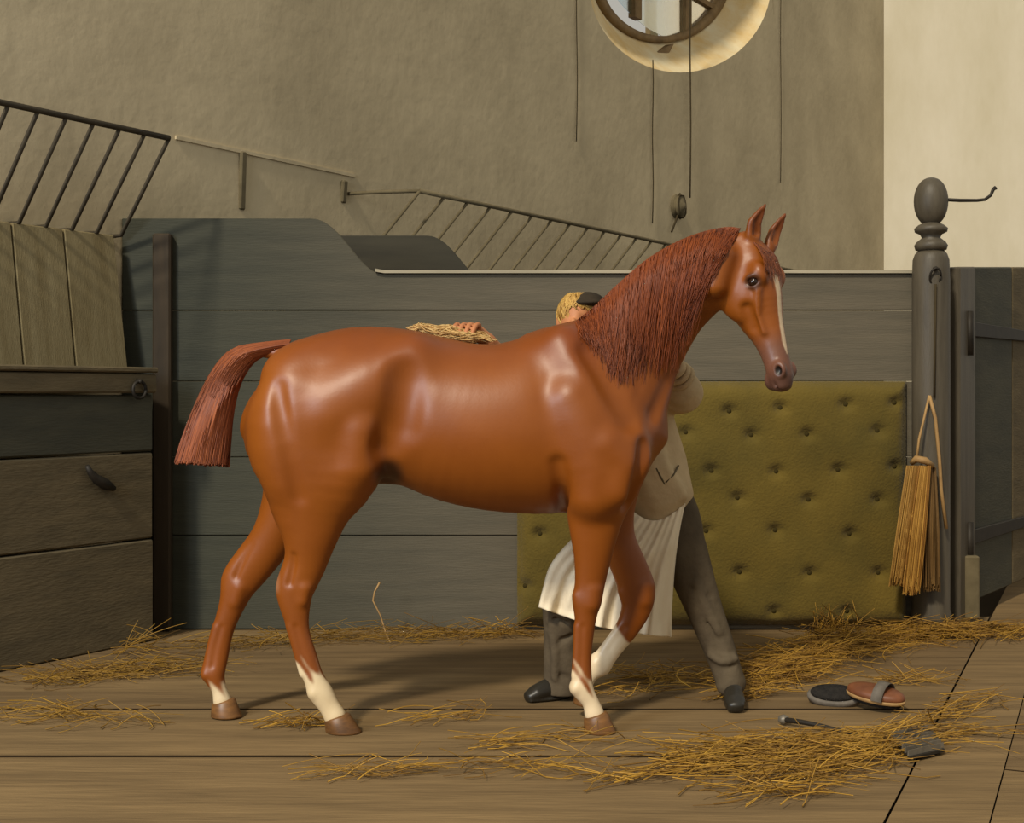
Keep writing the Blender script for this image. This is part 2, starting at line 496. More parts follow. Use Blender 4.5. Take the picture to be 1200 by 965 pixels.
mb = MB(); mb.add(sum(q, []), [(k * n + j, k * n + (j + 1) % n, ((k + 1) % 4) * n + (j + 1) % n, ((k + 1) % 4) * n + j) for k in range(4) for j in range(n)])
mb.build('window_frame', M['frame_wood'], window)
def wbar(u0, z0, u1, z1, w, h, o0, o1):
    """bar between two points given in units of the frame's radii"""
    q = [(u0 - w, z0 - h), (u1 + w, z0 - h), (u1 + w, z1 + h), (u0 - w, z1 + h)]
    m_ = MB(); m_.hexa([W(CU + u * FU, CZ + z * FZ, o0) for u, z in q], [W(CU + u * FU, CZ + z * FZ, o1) for u, z in q])
    return m_
chord = lambda u: math.sqrt(max(.88 ** 2 - u * u, 0))
for u in (-0.32, 0.42): wbar(u, -chord(u), u, chord(u), .045, 0, OFF + .04, OFF - .04).build('mullion', M['frame_wood'], window, smooth=False)
for z in (0.36, -0.02): wbar(-chord(z), z, chord(z), z, 0, .04, OFF + .035, OFF - .035).build('transom', M['frame_wood'], window, smooth=False)
for u in (-0.62, 0.02, 0.66): wbar(u, -chord(u), u, chord(u), .055, 0, OFF - .06, OFF - .12).build('outer_slat', M['outer_slat'], window, smooth=False)
for u0, u1 in ((-.87, -.32), (-.32, .42), (.42, .87)):
    k = 12
    us = [u0 + (u1 - u0) * i / k for i in range(k + 1)]
    lo = [(u, -math.sqrt(max(.872 ** 2 - u * u, 1e-5))) for u in us]; up = [(u, -z) for u, z in lo][::-1]
    m_ = MB(); m_.hexa([W(CU + u * FU, CZ + z * FZ, OFF) for u, z in lo + up], [W(CU + u * FU, CZ + z * FZ, OFF - .006) for u, z in lo + up])
    m_.build('pane', M['glass'], window, smooth=False)
# small pointed bracket under the frame
bk = MB()
tri = [(746, 57), (768, 62), (791, 51), (785, 62), (771, 77), (755, 66)]
bk.hexa([W(*wall_at(px, py, OFF + .16), OFF + .16) for px, py in tri], [W(*wall_at(px, py, OFF + .16), OFF + .02) for px, py in tri])
bk.build('sill_bracket', M['frame_wood'], window, smooth=False, bevel=0.01)
# white end wall and string course
ue = U1
mb = MB(); pe = W(ue, 0, 0)
mb.box(pe.x - 1.2, 14, pe.y, pe.y + 0.4, -0.3, ZT)
mb.build('wall_back', M['white_plaster'], smooth=False, kind='structure')
pz = wall_at(203, 163)[1]
mb = MB()
for off0, z0, z1 in ((0.012, 0, 0.022),):
    ua, ub_ = wall_u(205), wall_u(415)
    mb.hexa([W(ua, pz + z0, -0.01), W(ub_, pz + z0, -0.01), W(ub_, pz + z0, off0), W(ua, pz + z0, off0)],
            [W(ua, pz + z1, -0.01), W(ub_, pz + z1, -0.01), W(ub_, pz + z1, off0), W(ua, pz + z1, off0)])
mb.build('trim_1', M['plaster'], smooth=False, kind='structure')
for i, (px, y0, y1, w) in enumerate(((283, 178, 246, 0.025), (402, 212, 238, 0.025))):
    u, za = wall_at(px, y0); _, zb2 = wall_at(px, y1)
    t = MB(); t.hexa([W(u - w, zb2, -.01), W(u + w, zb2, -.01), W(u + w, zb2, .015), W(u - w, zb2, .015)],
                     [W(u - w, za, -.01), W(u + w, za, -.01), W(u + w, za, .03), W(u - w, za, .03)])
    t.build('trim_%d' % (i + 2), M['rack_faded'], smooth=False, bevel=.008, kind='structure')

# ------------------------------------------------------------------ stall partitions
def s_top(x, xs0, xs1, hi, lo):
    """swan-neck profile"""
    t = min(max((x - xs0) / (xs1 - xs0), 0), 1)
    return hi - (hi - lo) * (0.5 - 0.5 * math.cos(math.pi * t ** 1.15))

def partition(Y, px0, px1, xs0, xs1, yhi, ylo, joints, cells, label, capm, x_pale):
    """boards side by side from px0 to px1; joints: the image rows of the seams"""
    z = lambda py: EYE + (HY - py) / FPX * Y
    x = lambda px: (px - CX) / FPX * Y
    root = empty('stall_partition', (x((px0 + px1) / 2), Y, 0), label, 'partition', None)
    T = 0.06
    rows = joints
    for i in range(len(rows) - 1):
        b0, b1 = max(z(rows[i]) + 0.002, 0.0), z(rows[i + 1]) - 0.002
        spl = cells[i]
        xs = [px0] + spl + [px1]
        for j in range(len(xs) - 1):
            xa, xb = x(xs[j]) + (0.002 if j else 0), x(xs[j + 1]) - 0.002
            top_board = i == len(rows) - 2
            if top_board:
                c0, c1 = x(xs0), x(xs1)
                prof = [xa] + [c0 + (c1 - c0) * t / 22 for t in range(23)] + [xb]
                tops = [s_top(q, x(xs0), x(xs1), z(yhi), z(ylo)) for q in prof]
                fr = [(q, Y, b0) for q in prof] + [(q, Y, h) for q, h in zip(prof[::-1], tops[::-1])]
                mb = MB(); mb.hexa(fr, [(p[0], p[1] + T, p[2]) for p in fr])
            else:
                mb = MB(); mb.box(xa, xb, Y + rnd.uniform(0, .006), Y + T, b0, b1)
            mb.build('board', M['partition_paint_shade'], root, smooth=False, bevel=0.004)
    # cap rail over the low run and the curve
    pts = [x(px1) - (x(px1) - x(xs1 - 8)) * t / 60 for t in range(61)]
    mb = MB()
    ring_ = lambda q, h: [(q, Y - 0.025, h + 0.002), (q, Y + T + 0.025, h + 0.002), (q, Y + T + 0.015, h + 0.020), (q, Y - 0.015, h + 0.020)]
    vs, fs = [], []
    for q in pts: vs += ring_(q, s_top(q, x(xs0), x(xs1), z(yhi), z(ylo)))
    for t in range(60):
        for e in range(4): fs.append((t * 4 + e, t * 4 + (e + 1) % 4, t * 4 + 4 + (e + 1) % 4, t * 4 + 4 + e))
    fs += [(3, 2, 1, 0), (240, 241, 242, 243)]
    mb.add(vs, fs); mb.build('cap_rail', capm, root, smooth=False)
    return root
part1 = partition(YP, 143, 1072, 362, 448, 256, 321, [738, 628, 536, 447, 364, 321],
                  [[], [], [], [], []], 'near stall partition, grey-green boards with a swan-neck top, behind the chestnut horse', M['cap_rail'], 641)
bt = MB(); xa, xb = (182 - CX) / FPX * YP, (203 - CX) / FPX * YP
bt.box(xa, xb, YP - 0.07, YP - 0.002, 0, EYE + (HY - 275) / FPX * YP)
bt.build('batten', M['batten'], part1, smooth=False, bevel=0.01)
Y2 = 8.9
z2 = lambda py: EYE + (HY - py) / FPX * Y2
part2 = partition(Y2, 335, 900, 498, 572, 276, 330, [702, 560, 440, 345], [[], [], []],
                  'dark far stall partition with a swan-neck top, seen over the near one', M['dark_board'], 0)
for c in part2.children:
    if c.name.startswith('board'): c.data.materials[0] = M['dark_board']

XPOST, YPOST = (1091 - CX) / FPX * 7.70, 7.70
# ------------------------------------------------------------------ quilted green padding on the partition
xl, xr = (606 - CX) / FPX * YP, XPOST - .125
zb_, zt_ = 0.03, EYE + (HY - 447) / FPX * YP
pad = empty('padded_mat', ((xl + xr) / 2, YP - 0.05, 0.03), 'olive green quilted padding hung on the near stall partition', 'padding')
TP = [(855, 482), (915, 478), (992, 474), (1058, 472), (804, 507), (881, 510), (946, 509), (1029, 505), (834, 552), (910, 553), (983, 551), (1052, 547), (865, 584), (948, 586), (1029, 586),
      (633, 626), (828, 623), (909, 622), (996, 626), (616, 688), (867, 671), (949, 672), (1030, 672), (994, 717), (908, 717), (830, 717), (664, 584), (730, 584), (800, 584), (700, 626), (765, 626),
      (690, 684), (762, 676), (640, 550), (700, 550), (770, 552), (645, 478), (710, 478), (780, 480), (670, 510), (735, 510), (650, 717), (740, 717)]
tufts = [(min((px - CX) / FPX * (YP - .08), xr - .08), EYE + (HY - py) / FPX * (YP - .08)) for px, py in TP]
NX, NZ = 190, 112
gx, gz = np.linspace(xl, xr, NX), np.linspace(zb_, zt_, NZ)
GX, GZ = np.meshgrid(gx, gz, indexing='ij')
e = np.minimum(np.minimum(GX - xl, xr - GX), np.minimum(GZ - zb_, zt_ - GZ))
dep = 0.10 * (1 - np.exp(-e / 0.035))
for tx, tz in tufts:
    r = np.sqrt(((GX - tx) / 1.25) ** 2 + (GZ - tz) ** 2)
    dep -= 0.034 * np.exp(-(r / 0.032) ** 2) + 0.014 * np.exp(-(r / 0.13) ** 2)
dep += 0.006 * np.sin(GX * 9 + GZ * 5) * np.sin(GZ * 11 - GX * 3)
dep = np.maximum(dep, 0.012)
fv = np.stack([GX, YP - 0.008 - dep, GZ], -1).reshape(-1, 3)
bv = np.stack([GX, np.full_like(GX, YP - 0.006), GZ], -1).reshape(-1, 3)
idx = np.arange(NX * NZ).reshape(NX, NZ)
q1 = np.stack([idx[:-1, :-1], idx[1:, :-1], idx[1:, 1:], idx[:-1, 1:]], -1).reshape(-1, 4)
rim = list(idx[:, 0]) + list(idx[-1, 1:]) + list(idx[-2::-1, -1]) + list(idx[0, -2:0:-1])
nb = NX * NZ
q2 = np.array([[rim[j], nb + rim[j], nb + rim[(j + 1) % len(rim)], rim[(j + 1) % len(rim)]] for j in range(len(rim))])
build('cushion', np.vstack([fv, bv]), np.vstack([q1, q2, q1[:, ::-1] + nb]), M['pad'], pad)
bm_ = MB(); bm_.lathe([(0.004, -0.008), (0.012, -0.006), (0.016, 0.0), (0.011, 0.006), (0.002, 0.008)], (0, 0, 0), 10, (0, -1, 0))
btn = bm_.build('tuft_button', M['pad_button'], pad).data
first = [c for c in pad.children if c.name == 'tuft_button'][0]
for v in btn.vertices: v.co += V(WPOS[pad])
for i, (tx, tz) in enumerate(tufts):
    ix, iz = np.abs(gx - tx).argmin(), np.abs(gz - tz).argmin()
    o = first if i == 0 else first.copy()
    if i: COL.objects.link(o); o.parent = pad
    o.location = V((tx, YP - 0.008 - dep[ix, iz] - 0.002, tz)) - V(WPOS[pad])

# ------------------------------------------------------------------ turned post with ball, its hook and ring
XPOST, YPOST = (1091 - CX) / FPX * 7.70, 7.70
s = YPOST / FPX
zz = lambda py: EYE + (HY - py) * s
post = empty('stall_post', (XPOST, YPOST, 0), 'turned grey post with a ball on top at the end of the near partition', 'post')
mb = MB(); mb.lathe([(0.112, 0), (0.112, 0.1), (0.104, 0.13), (0.104, zz(330)), (0.100, zz(305)), (0.088, zz(298)), (0.07, zz(294))], (XPOST, YPOST, 0), 36)
mb.build('shaft', M['post_wood'], post)
mb = MB(); mb.lathe([(0.06, zz(295)), (0.085, zz(293)), (0.092, zz(288)), (0.08, zz(284)), (0.05, zz(279)), (0.06, zz(275)), (0.088, zz(272)), (0.092, zz(268)), (0.07, zz(264)), (0.04, zz(261)), (0.04, zz(256))], (XPOST, YPOST, 0), 36)
mb.build('neck_ring', M['post_wood'], post)
prof = [(0.03, zz(263))]
for i in range(1, 16):
    t = i / 16 * math.pi
    prof.append((0.094 * math.sin(t) ** 0.9, zz(236) - 0.134 * math.cos(t) * (1.05 if t < 1.5 else 1.0)))
prof.append((0.004, zz(208)))
mb = MB(); mb.lathe(prof, (XPOST, YPOST, 0), 36); mb.build('ball_finial', M['post_wood'], post)
hk = [P(1106, 234, YPOST), P(1125, 235, YPOST), P(1145, 235, YPOST), P(1154, 234, YPOST), P(1161, 229, YPOST), P(1164, 222, YPOST), P(1167, 220, YPOST)]
mb = MB(); mb.tube(hk, [0.010, 0.010, 0.009, 0.009, 0.009, 0.010, 0.012], 8); mb.build('hook', M['iron'], post)
rp = []
for i in range(17):
    t = 2 * math.pi * i / 16
    rp.append(V((XPOST - 0.01 + 0.030 * math.cos(t), YPOST - 0.112 - 0.02 * math.sin(t), zz(326) + 0.045 * math.sin(t))))
mb = MB(); mb.tube(rp, 0.006, 6); mb.tube([(XPOST - .01, YPOST - .09, zz(317)), (XPOST - .01, YPOST - .125, zz(317))], .012, 8)
mb.build('tether_ring', M['iron'], post)
mb = MB()
mb.tube([V((XPOST - .01, YPOST - .118, zz(335))), V((XPOST - .012, YPOST - .112, zz(400))), V((XPOST - .016, YPOST - .112, zz(466)))], 0.006, 6)
mb.build('post_cord', M['cord'], post)

# gate leading away behind the post
gate = empty('stall_gate', P(1122, 733, 7.85), 'dark plank gate with strap hinges beside the ball-topped post', 'gate')
ga, gb = P(1119, HY, 7.86), P(1262, HY, 10.4)
gd = V((gb.x - ga.x, gb.y - ga.y, 0)); gL = gd.length; gd.normalize(); gn = V((gd.y, -gd.x, 0))
def gz_top(t):
    p = ga + gd * t * gL
    return EYE + (HY - 313) / FPX * p.y
bounds = [(0, .10, 'stile'), (.105, .40, 'board'), (.405, .70, 'board'), (.705, 1.0, 'board')]
for t0, t1, nm in bounds:
    mb = MB()
    z0 = 0.03 if nm == 'stile' else 0.10
    q = [ga + gd * t0 * gL, ga + gd * t1 * gL]
    e0 = 0.03 if nm == 'stile' else 0.0
    f_ = [V((q[0].x, q[0].y, z0)), V((q[1].x, q[1].y, z0)), V((q[1].x, q[1].y, gz_top(t1))), V((q[0].x, q[0].y, gz_top(t0)))]
    mb.hexa([p - gn * e0 * -1 for p in f_], [p - gn * 0.05 for p in f_])
    mb.build(nm, M['post_wood'] if nm == 'stile' else M['brown_board'] if t0 > .3 else M['green_board'], gate, smooth=False, bevel=0.008)
for py0, dy in ((384, 0), (634, 0)):
    za = EYE + (HY - py0) / FPX * 7.9
    mb = MB()
    a0 = ga + gd * 0.16; b0 = ga + gd * gL * 0.99
    f_ = [V((a0.x, a0.y, za - .045)), V((b0.x, b0.y, za - .025)), V((b0.x, b0.y, za + .025)), V((a0.x, a0.y, za + .045))]
    mb.hexa([p + gn * 0.022 for p in f_], [p - gn * 0.002 for p in f_])
    h = MB()
    mb.build('strap_hinge', M['iron'], gate, smooth=False, bevel=0.004)
    c = ga + gd * 0.17 + gn * 0.035
    h.tube([(c.x, c.y, za - 0.16), (c.x, c.y, za + 0.10)], 0.022, 10)
    h.build('hinge_pin', M['iron'], gate)
c = ga + gd * 0.14 + gn * 0.05
mb = MB(); mb.box(c.x - .045, c.x + .045, c.y - .03, c.y + .03, 0.03, EYE + (HY - 655) / FPX * 7.8)
mb.build('foot_block', M['rack_faded'], gate, smooth=False, bevel=0.01)

# ------------------------------------------------------------------ straw and other strands
def strands(name, paths, radius, m, cols, parent=None, sides=3, kind=None, taper=0.5):
    """paths: array (count, points, 3); one mesh of thin tapering stalks"""
    paths = np.asarray(paths, float); c, k, _ = paths.shape
    T = np.gradient(paths, axis=1); T /= np.linalg.norm(T, axis=2, keepdims=True) + 1e-9
    ref = np.array([0.3, 0.2, 0.93]); U = np.cross(T, ref); U /= np.linalg.norm(U, axis=2, keepdims=True) + 1e-9
    Wv = np.cross(T, U)
    rad = np.broadcast_to(np.asarray(radius, float).reshape(-1, 1), (c, k)) * np.linspace(1, taper, k)[None, :]
    vs = []
    for j in range(sides):
        a = 2 * math.pi * j / sides
        vs.append(paths + (U * math.cos(a) + Wv * math.sin(a)) * rad[..., None])
    v = np.stack(vs, 2).reshape(-1, 3)
    base = (np.arange(c)[:, None, None] * k + np.arange(k - 1)[None, :, None]) * sides
    j = np.arange(sides)[None, None, :]; j2 = (j + 1) % sides
    f = np.stack([base + j, base + j2, base + sides + j2, base + sides + j], -1).reshape(-1, 4)
    t = np.repeat(np.asarray(cols, float), k * sides, axis=0)
    return build(name, v, f, m, parent, True, tint=t, kind=kind)

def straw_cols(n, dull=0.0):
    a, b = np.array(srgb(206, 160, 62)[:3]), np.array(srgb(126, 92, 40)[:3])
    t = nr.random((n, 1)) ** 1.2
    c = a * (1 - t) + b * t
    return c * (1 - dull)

def straw_paths(n, path, width, length, ang, spread, lift=0.03, height=0.05):
    """stalks scattered about a polyline of ground points given in picture coordinates"""
    pts = np.array([G(*q) for q in path])[:, :2]
    t = nr.random(n) * (len(pts) - 1); i = np.minimum(t.astype(int), len(pts) - 2); f = (t - i)[:, None]
    c = pts[i] * (1 - f) + pts[i + 1] * f
    c = c + nr.normal(0, width, (n, 2)) * np.array([1.0, 1.0])
    L = length * nr.uniform(0.35, 1.2, n)
    an = np.radians(ang) + nr.normal(0, math.radians(spread), n)
    bend = nr.normal(0, 0.85, n)
    z0 = 0.006 + np.abs(nr.normal(0, 1, n)) * height * 0.45
    tilt = nr.normal(0, 1, n) * lift
    c[:, 1] = np.minimum(c[:, 1], YP - .16 - np.abs(np.sin(an)) * L * .5)
    wu = (c[:, 0] - W0.x) * WD.x + (c[:, 1] - W0.y) * WD.y; wo = (c[:, 0] - W0.x) * WN.x + (c[:, 1] - W0.y) * WN.y
    push = np.where(c[:, 0] < -1.0, np.maximum(.50 + L * .5 - wo, 0), 0)
    c = c + push[:, None] * np.array([WN.x, WN.y])
    out = np.zeros((n, 6, 3))
    for k in range(6):
        s_ = k / 5 - 0.5
        a2 = an + bend * s_ * 0.7
        out[:, k, 0] = c[:, 0] + np.cos(a2) * L * s_
        out[:, k, 1] = c[:, 1] + np.sin(a2) * L * s_
        out[:, k, 2] = np.maximum(z0 + tilt * s_ * 2 + 0.010 * np.sin((s_ + .5) * 3.1), 0.006)
    return out

# ------------------------------------------------------------------ manger with its panel, ring and latch
mang = empty('manger', W(-0.9, 0, 0.4), 'dark boarded manger at the left with an iron ring and latch', 'manger')
off_m = 0.42                              # how far its front stands out of the wall
um1 = wall_u(179, off_m); um0 = -5.5
def fz(px, py): return wall_at(px, py, off_m)[1]
zrow = [0.0, fz(90, 642), fz(90, 534), fz(90, 462), fz(90, 436)]
for i in range(4):
    mb = MB(); off = off_m + (0.03 if i == 3 else 0.0) + rnd.uniform(0, .008)
    z0, z1 = zrow[i] + (0.005 if i else 0), zrow[i + 1] - 0.005
    cutu = um1 - (2.1 if i % 2 else 1.7)
    for a0, b0 in ((um0, cutu - .003), (cutu + .003, um1)):
        mb = MB()
        mb.hexa([W(a0, z0, off - .06), W(b0, z0, off - .06), W(b0, z0, off), W(a0, z0, off)], [W(a0, z1, off - .06), W(b0, z1, off - .06), W(b0, z1, off), W(a0, z1, off)])
        mb.build('front_board', M['brown_board'] if i in (0, 1, 3) else M['green_board'], mang, smooth=False, bevel=0.008)
zt = zrow[4]
mb = MB(); mb.hexa([W(um0, zt, 0.01), W(um1, zt, 0.01), W(um1, zt, off_m + .05), W(um0, zt, off_m + .05)], [W(um0, zt + .03, 0.01), W(um1, zt + .03, 0.01), W(um1, zt + .03, off_m + .05), W(um0, zt + .03, off_m + .05)])
mb.build('top_board', M['brown_board'], mang, smooth=False, bevel=0.008)
# limewashed boards behind, leaning back to the wall
edges = [um0, wall_u(-40, .05), wall_u(12, .05), wall_u(73, .05), wall_u(133, .05)]
zp1 = wall_at(100, 272, .05)[1]
for i in range(4):
    a0, b0 = edges[i] + .004, edges[i + 1] - .004
    e2 = 0.10 if i == 3 else 0.0
    mb = MB(); fo, ft = 0.16, 0.06
    mb.hexa([W(a0, zt + .03, fo - .04), W(b0 + e2 * .1, zt + .03, fo - .04), W(b0 + e2 * .1, zt + .03, fo), W(a0, zt + .03, fo)],
            [W(a0, zp1, ft - .04), W(b0, zp1, ft - .04), W(b0, zp1, ft), W(a0, zp1, ft)])
    mb.build('back_board', M['pale_panel'], mang, smooth=False, bevel=0.006)
u, z = wall_at(155, 457, off_m)
rp = [W(u + .045 * math.cos(t * math.pi / 8), z + .045 * math.sin(t * math.pi / 8), off_m + .055) for t in range(17)]
mb = MB(); mb.tube(rp, 0.009, 8); mb.tube([W(u, z + .045, off_m), W(u, z + .045, off_m + .07)], .012, 8); mb.build('tether_ring', M['iron'], mang)
mb = MB(); pts = [(102, 546), (106, 554), (113, 562), (124, 568), (134, 573)]
mb.tube([W(*wall_at(px, py, off_m + .03), off_m + .03) for px, py in pts], [.012, .018, .026, .03, .014], 8)
mb.tube([W(*wall_at(113, 562, off_m), off_m - .005), W(*wall_at(113, 562, off_m), off_m + .04)], .014, 8)
mb.build('latch', M['iron'], mang)

# ------------------------------------------------------------------ hay racks
def hay_rack(label, toff, boff, zt_, zb_, u_top0, u_top1, du_bar, count, lean, m, rr, arm):
    root = empty('hay_rack', W((u_top0 + u_top1) / 2, zb_, boff), label, 'hay rack', 'hay racks on the manger wall')
    rail = MB(); rail.tube([W(u_top0 + (u_top1 - u_top0) * i / 6, zt_, toff) for i in range(7)], rr * 1.25, 8)
    rail.build('top_rail', m, root)
    rail = MB()
    if arm: rail.tube([W(u_top0 + lean + (u_top1 - u_top0) * i / 6, zb_, boff) for i in range(7)], rr * 0.8, 8)
    if arm: rail.build('bottom_rail', m, root)
    a = MB()
    if arm: a.tube([W(arm[0], zt_, 0.0), W(arm[1], zt_, toff * .5), W(arm[2], zt_, toff)], rr, 8); a.build('end_arm', m, root)
    mb = MB(); mb.tube([V((0, 0, 0)), W(lean, zb_, boff) - W(0, zt_, toff), W(lean - .05, zb_ - .01, 0.0) - W(0, zt_, toff)], rr, 6)
    proto = mb.build('bar', m, root)
    for v in proto.data.vertices: v.co += V(WPOS[root])
    for i in range(count):
        o = proto if i == 0 else proto.copy()
        if i: COL.objects.link(o); o.parent = root
        o.location = W(u_top1 - i * du_bar if du_bar > 0 else u_top0 - i * du_bar, zt_, toff) - V(WPOS[root])
    return root
T1 = 0.52
ut, ztr = wall_at(198, 162, T1)
ubt, zbt = wall_at(110, 272, .06)
uta, _ = wall_at(166, 160, T1)
du = (wall_u(198, T1) - wall_u(10, T1)) / 6
hay_rack('near iron hay rack with slanting bars above the manger at the left', T1, .06, ztr, zbt, ut - 3.4, ut, du, 15, ubt - uta, M['rack_iron'], 0.0125, None)
ut2, ztr2 = wall_at(492, 224, 0.5)
LEAN2 = wall_u(378, .06) - ut2
hay_rack('faded far hay rack high on the wall beyond the partitions', 0.5, .06, ztr2, 1.9, ut2, wall_u(948, .5), -0.30, 25,
         LEAN2, M['rack_faded'], 0.013, (wall_u(408), wall_u(440, .2), ut2))

# ------------------------------------------------------------------ hanging cords and pulley on the wall
def cord(px, y0, y1, off, label, r=0.005):
    u, za = wall_at(px, y0, off); _, zb2 = wall_at(px, y1, off)
    if y0 <= 0: za += 1.0
    mb = MB(); k = 8
    mb.tube([W(u + 0.01 * math.sin(i * 1.3), za + (zb2 - za) * i / k, off) for i in range(k + 1)], r, 6)
    if y0 <= 0: mb.tube([W(u, za, -0.01), W(u, za, off)], .02, 6)
    o = mb.build('hanging_cord', M['cord']); tag(o, label, 'cord', 'cords hanging on the high wall'); return o
cord(676, 0, 166, 0.015, 'thin cord on the wall left of the round window')
o1 = cord(765, 70, 262, 0.02, 'thin cord hanging from the bracket under the round window', .006)
cord(809, 0, 232, 0.05, 'cord running past the round window down to the pulley', .008)
cord(915, 0, 214, 0.015, 'thin cord on the wall right of the round window, above the horse head')
u, z = wall_at(797, 242, .05)
pul = empty('pulley', W(u, z - .2, .05), 'small round cord pulley on the wall below the round window', 'pulley')
mb = MB(); c = W(u, z, -.005); prof = [(0.05, 0), (.12, .0), (.125, .02), (.10, .03), (.095, .045), (.12, .055), (.12, .075), (.05, .085), (.03, .11), (.004, .115)]
mb.lathe(prof, c, 24, WN); mb.build('wheel', M['rack_faded'], pul)
mb = MB(); mb.tube([W(u + .10 * math.cos(t / 24 * 6.283 * 2) * (1 + .15 * math.sin(t)), z + .12 * math.sin(t / 24 * 6.283 * 2) * (1 + .1 * math.cos(t * 2)), .045 + .0006 * t) for t in range(49)], .009, 6)
mb.build('coiled_cord', M['cord'], pul)
mb = MB(); ue2, ze2 = wall_at(787, 272, .04)
mb.tube([W(u - .03, z - .05, .05), W((u + ue2) / 2, (z + ze2) / 2, .05), W(ue2, ze2, .04)], .011, 6); mb.build('cord_end', M['cord'], pul)

# ------------------------------------------------------------------ the horse
HM = 5.54
HF = Field((-1.46, 5.12, 0.0), (1.22, 5.92, 2.10), 0.0056)
trunk = [  # px, top, bottom, half width
    (306, 440, 520, .13), (320, 422, 550, .18), (345, 407, 570, .23), (385, 392, 574, .265), (425, 383, 566, .28), (462, 385, 562, .27),
    (500, 393, 574, .275), (540, 401, 590, .295), (580, 403, 599, .305), (620, 396, 603, .30), (652, 384, 604, .275), (685, 380, 603, .245),
    (720, 400, 597, .215), (748, 440, 578, .165)]
st = []
for px, yt, yb, w in cr(trunk, 3):
    p, q = P(px, yb, HM), P(px, yt, HM); c = (p + q) / 2
    st.append([*c, 0, 0, 1, (q - p).length / 2, w])
HF.chain(st, 0.0, cap=0.45)
# hind limbs
NH = 5.41
near_hind = [(306, 440, 415, 440, 5.44, .14), (291, 475, 440, 480, 5.42, .165), (291, 520, 448, 528, 5.41, .16), (303, 566, 438, 562, 5.40, .135), (316, 604, 414, 594, 5.40, .105),
             (330, 634, 396, 628, 5.40, .08), (333, 658, 383, 662, 5.405, .06), (323, 688, 370, 688, NH, .05), (326, 708, 365, 707, NH, .043),
             (337, 738, 363, 738, NH, .033), (349, 774, 373, 771, NH, .031), (355, 796, 380, 793, NH, .034), (362, 815, 391, 811, NH, .040),
             (374, 832, 398, 825, NH, .034), (380, 845, 406, 836, NH, .040)]
HF.pairs(near_hind, 0.05)
FH = 5.675
far_hind = [(308, 480, 420, 490, 5.66, .15), (306, 545, 410, 560, 5.67, .13), (304, 595, 365, 610, 5.675, .10), (292, 630, 342, 640, FH, .075), (276, 653, 324, 662, FH, .06),
            (259, 677, 305, 684, FH, .048), (257, 703, 289, 709, FH, .041), (249, 735, 275, 739, FH, .032), (241, 770, 268, 772, FH, .031),
            (237, 791, 264, 790, FH, .039), (248, 808, 266, 808, FH, .033), (249, 822, 272, 821, FH, .039)]
HF.pairs(far_hind, 0.045)
# fore limbs
NF = 5.41
near_fore = [(668, 520, 750, 512, 5.42, .12), (662, 560, 752, 556, 5.40, .115), (661, 590, 738, 590, 5.39, .09), (666, 616, 727, 620, 5.39, .072), (672, 652, 717, 655, 5.40, .055),
             (673, 684, 709, 687, NF, .046), (670, 706, 705, 705, NF, .046), (673, 727, 699, 727, NF, .037), (673, 765, 694, 765, NF, .031),
             (672, 789, 694, 789, NF, .033), (669, 808, 696, 806, NF, .039), (682, 822, 702, 824, NF, .032), (684, 836, 709, 838, NF, .039)]
HF.pairs(near_fore, 0.035)
FF = 5.675
far_fore = [(676, 540, 750, 548, 5.66, .11), (684, 585, 745, 590, 5.67, .085), (700, 625, 744, 632, FF, .062), (714, 662, 757, 660, FF, .05), (724, 688, 768, 690, FF, .046),
            (728, 708, 764, 716, FF, .042), (721, 733, 747, 744, FF, .034), (707, 754, 727, 768, FF, .033), (692, 771, 714, 787, FF, .040)]
HF.pairs(far_fore, 0.035)
HF.pairs([(692, 771, 714, 787, FF, .038), (678, 783, 699, 796, FF, .033), (672, 796, 696, 803, FF, .037)], 0.02)
# muscles: croup, thigh, shoulder, arm, breast
HF.limb([(484, 418, 5.38, .05), (440, 448, 5.36, .07), (392, 480, 5.34, .07)], .14)
HF.limb([(340, 455, 5.36, .07), (328, 500, 5.345, .08), (336, 560, 5.36, .06)], .10)
HF.limb([(424, 528, 5.345, .06), (420, 550, 5.345, .06)], .12)
HF.limb([(660, 404, 5.40, .06), (690, 450, 5.345, .07), (726, 505, 5.325, .075), (738, 532, 5.33, .07)], .11)
HF.limb([(672, 500, 5.335, .07), (682, 545, 5.325, .075), (690, 575, 5.335, .05)], .10)
HF.limb([(734, 545, 5.33, .06), (722, 570, 5.335, .055)], .06)
HF.limb([(740, 540, 5.70, .08), (722, 568, 5.70, .07)], .08)
HF.ball(P(708, 542, 5.36), .13, .085, .13, .05)
HF.ball(P(735, 525, 5.54), .09, .15, .16, .07)
neck = [(655, 390, 738, 560, 5.54, .17), (672, 380, 752, 508, 5.54, .15), (698, 360, 772, 466, 5.53, .125), (725, 335, 789, 432, 5.52, .11), (756, 308, 805, 402, 5.505, .10),
        (790, 288, 824, 378, 5.49, .092), (822, 275, 838, 362, 5.475, .087), (848, 269, 850, 345, 5.46, .078)]
HF.pairs(neck, 0.07)
def relief(pts, r, dep, k, add=False):
    """press a soft groove into (or raise a ridge on) the near flank along picture points"""
    rows = []
    for px, py in pts:
        Y = 5.35
        for _ in range(3):
            w3 = P(px, py, Y); y_ = HF.near_y(w3.x, w3.z); Y = y_ if y_ is not None else Y
        rows.append((px, py, Y + (r - dep if add else dep - r), r))
    HF.limb(rows, k, carve=not add)
relief([(668, 470), (690, 510), (702, 550), (698, 580)], .09, .030, .05, True)
relief([(712, 520), (728, 545), (722, 575)], .06, .014, .04, True)
relief([(424, 505), (422, 545)], .06, .016, .05, True)
relief([(758, 522), (751, 562), (738, 592)], .035, .013, .03)
relief([(654, 545), (658, 575), (661, 602)], .028, .013, .03)
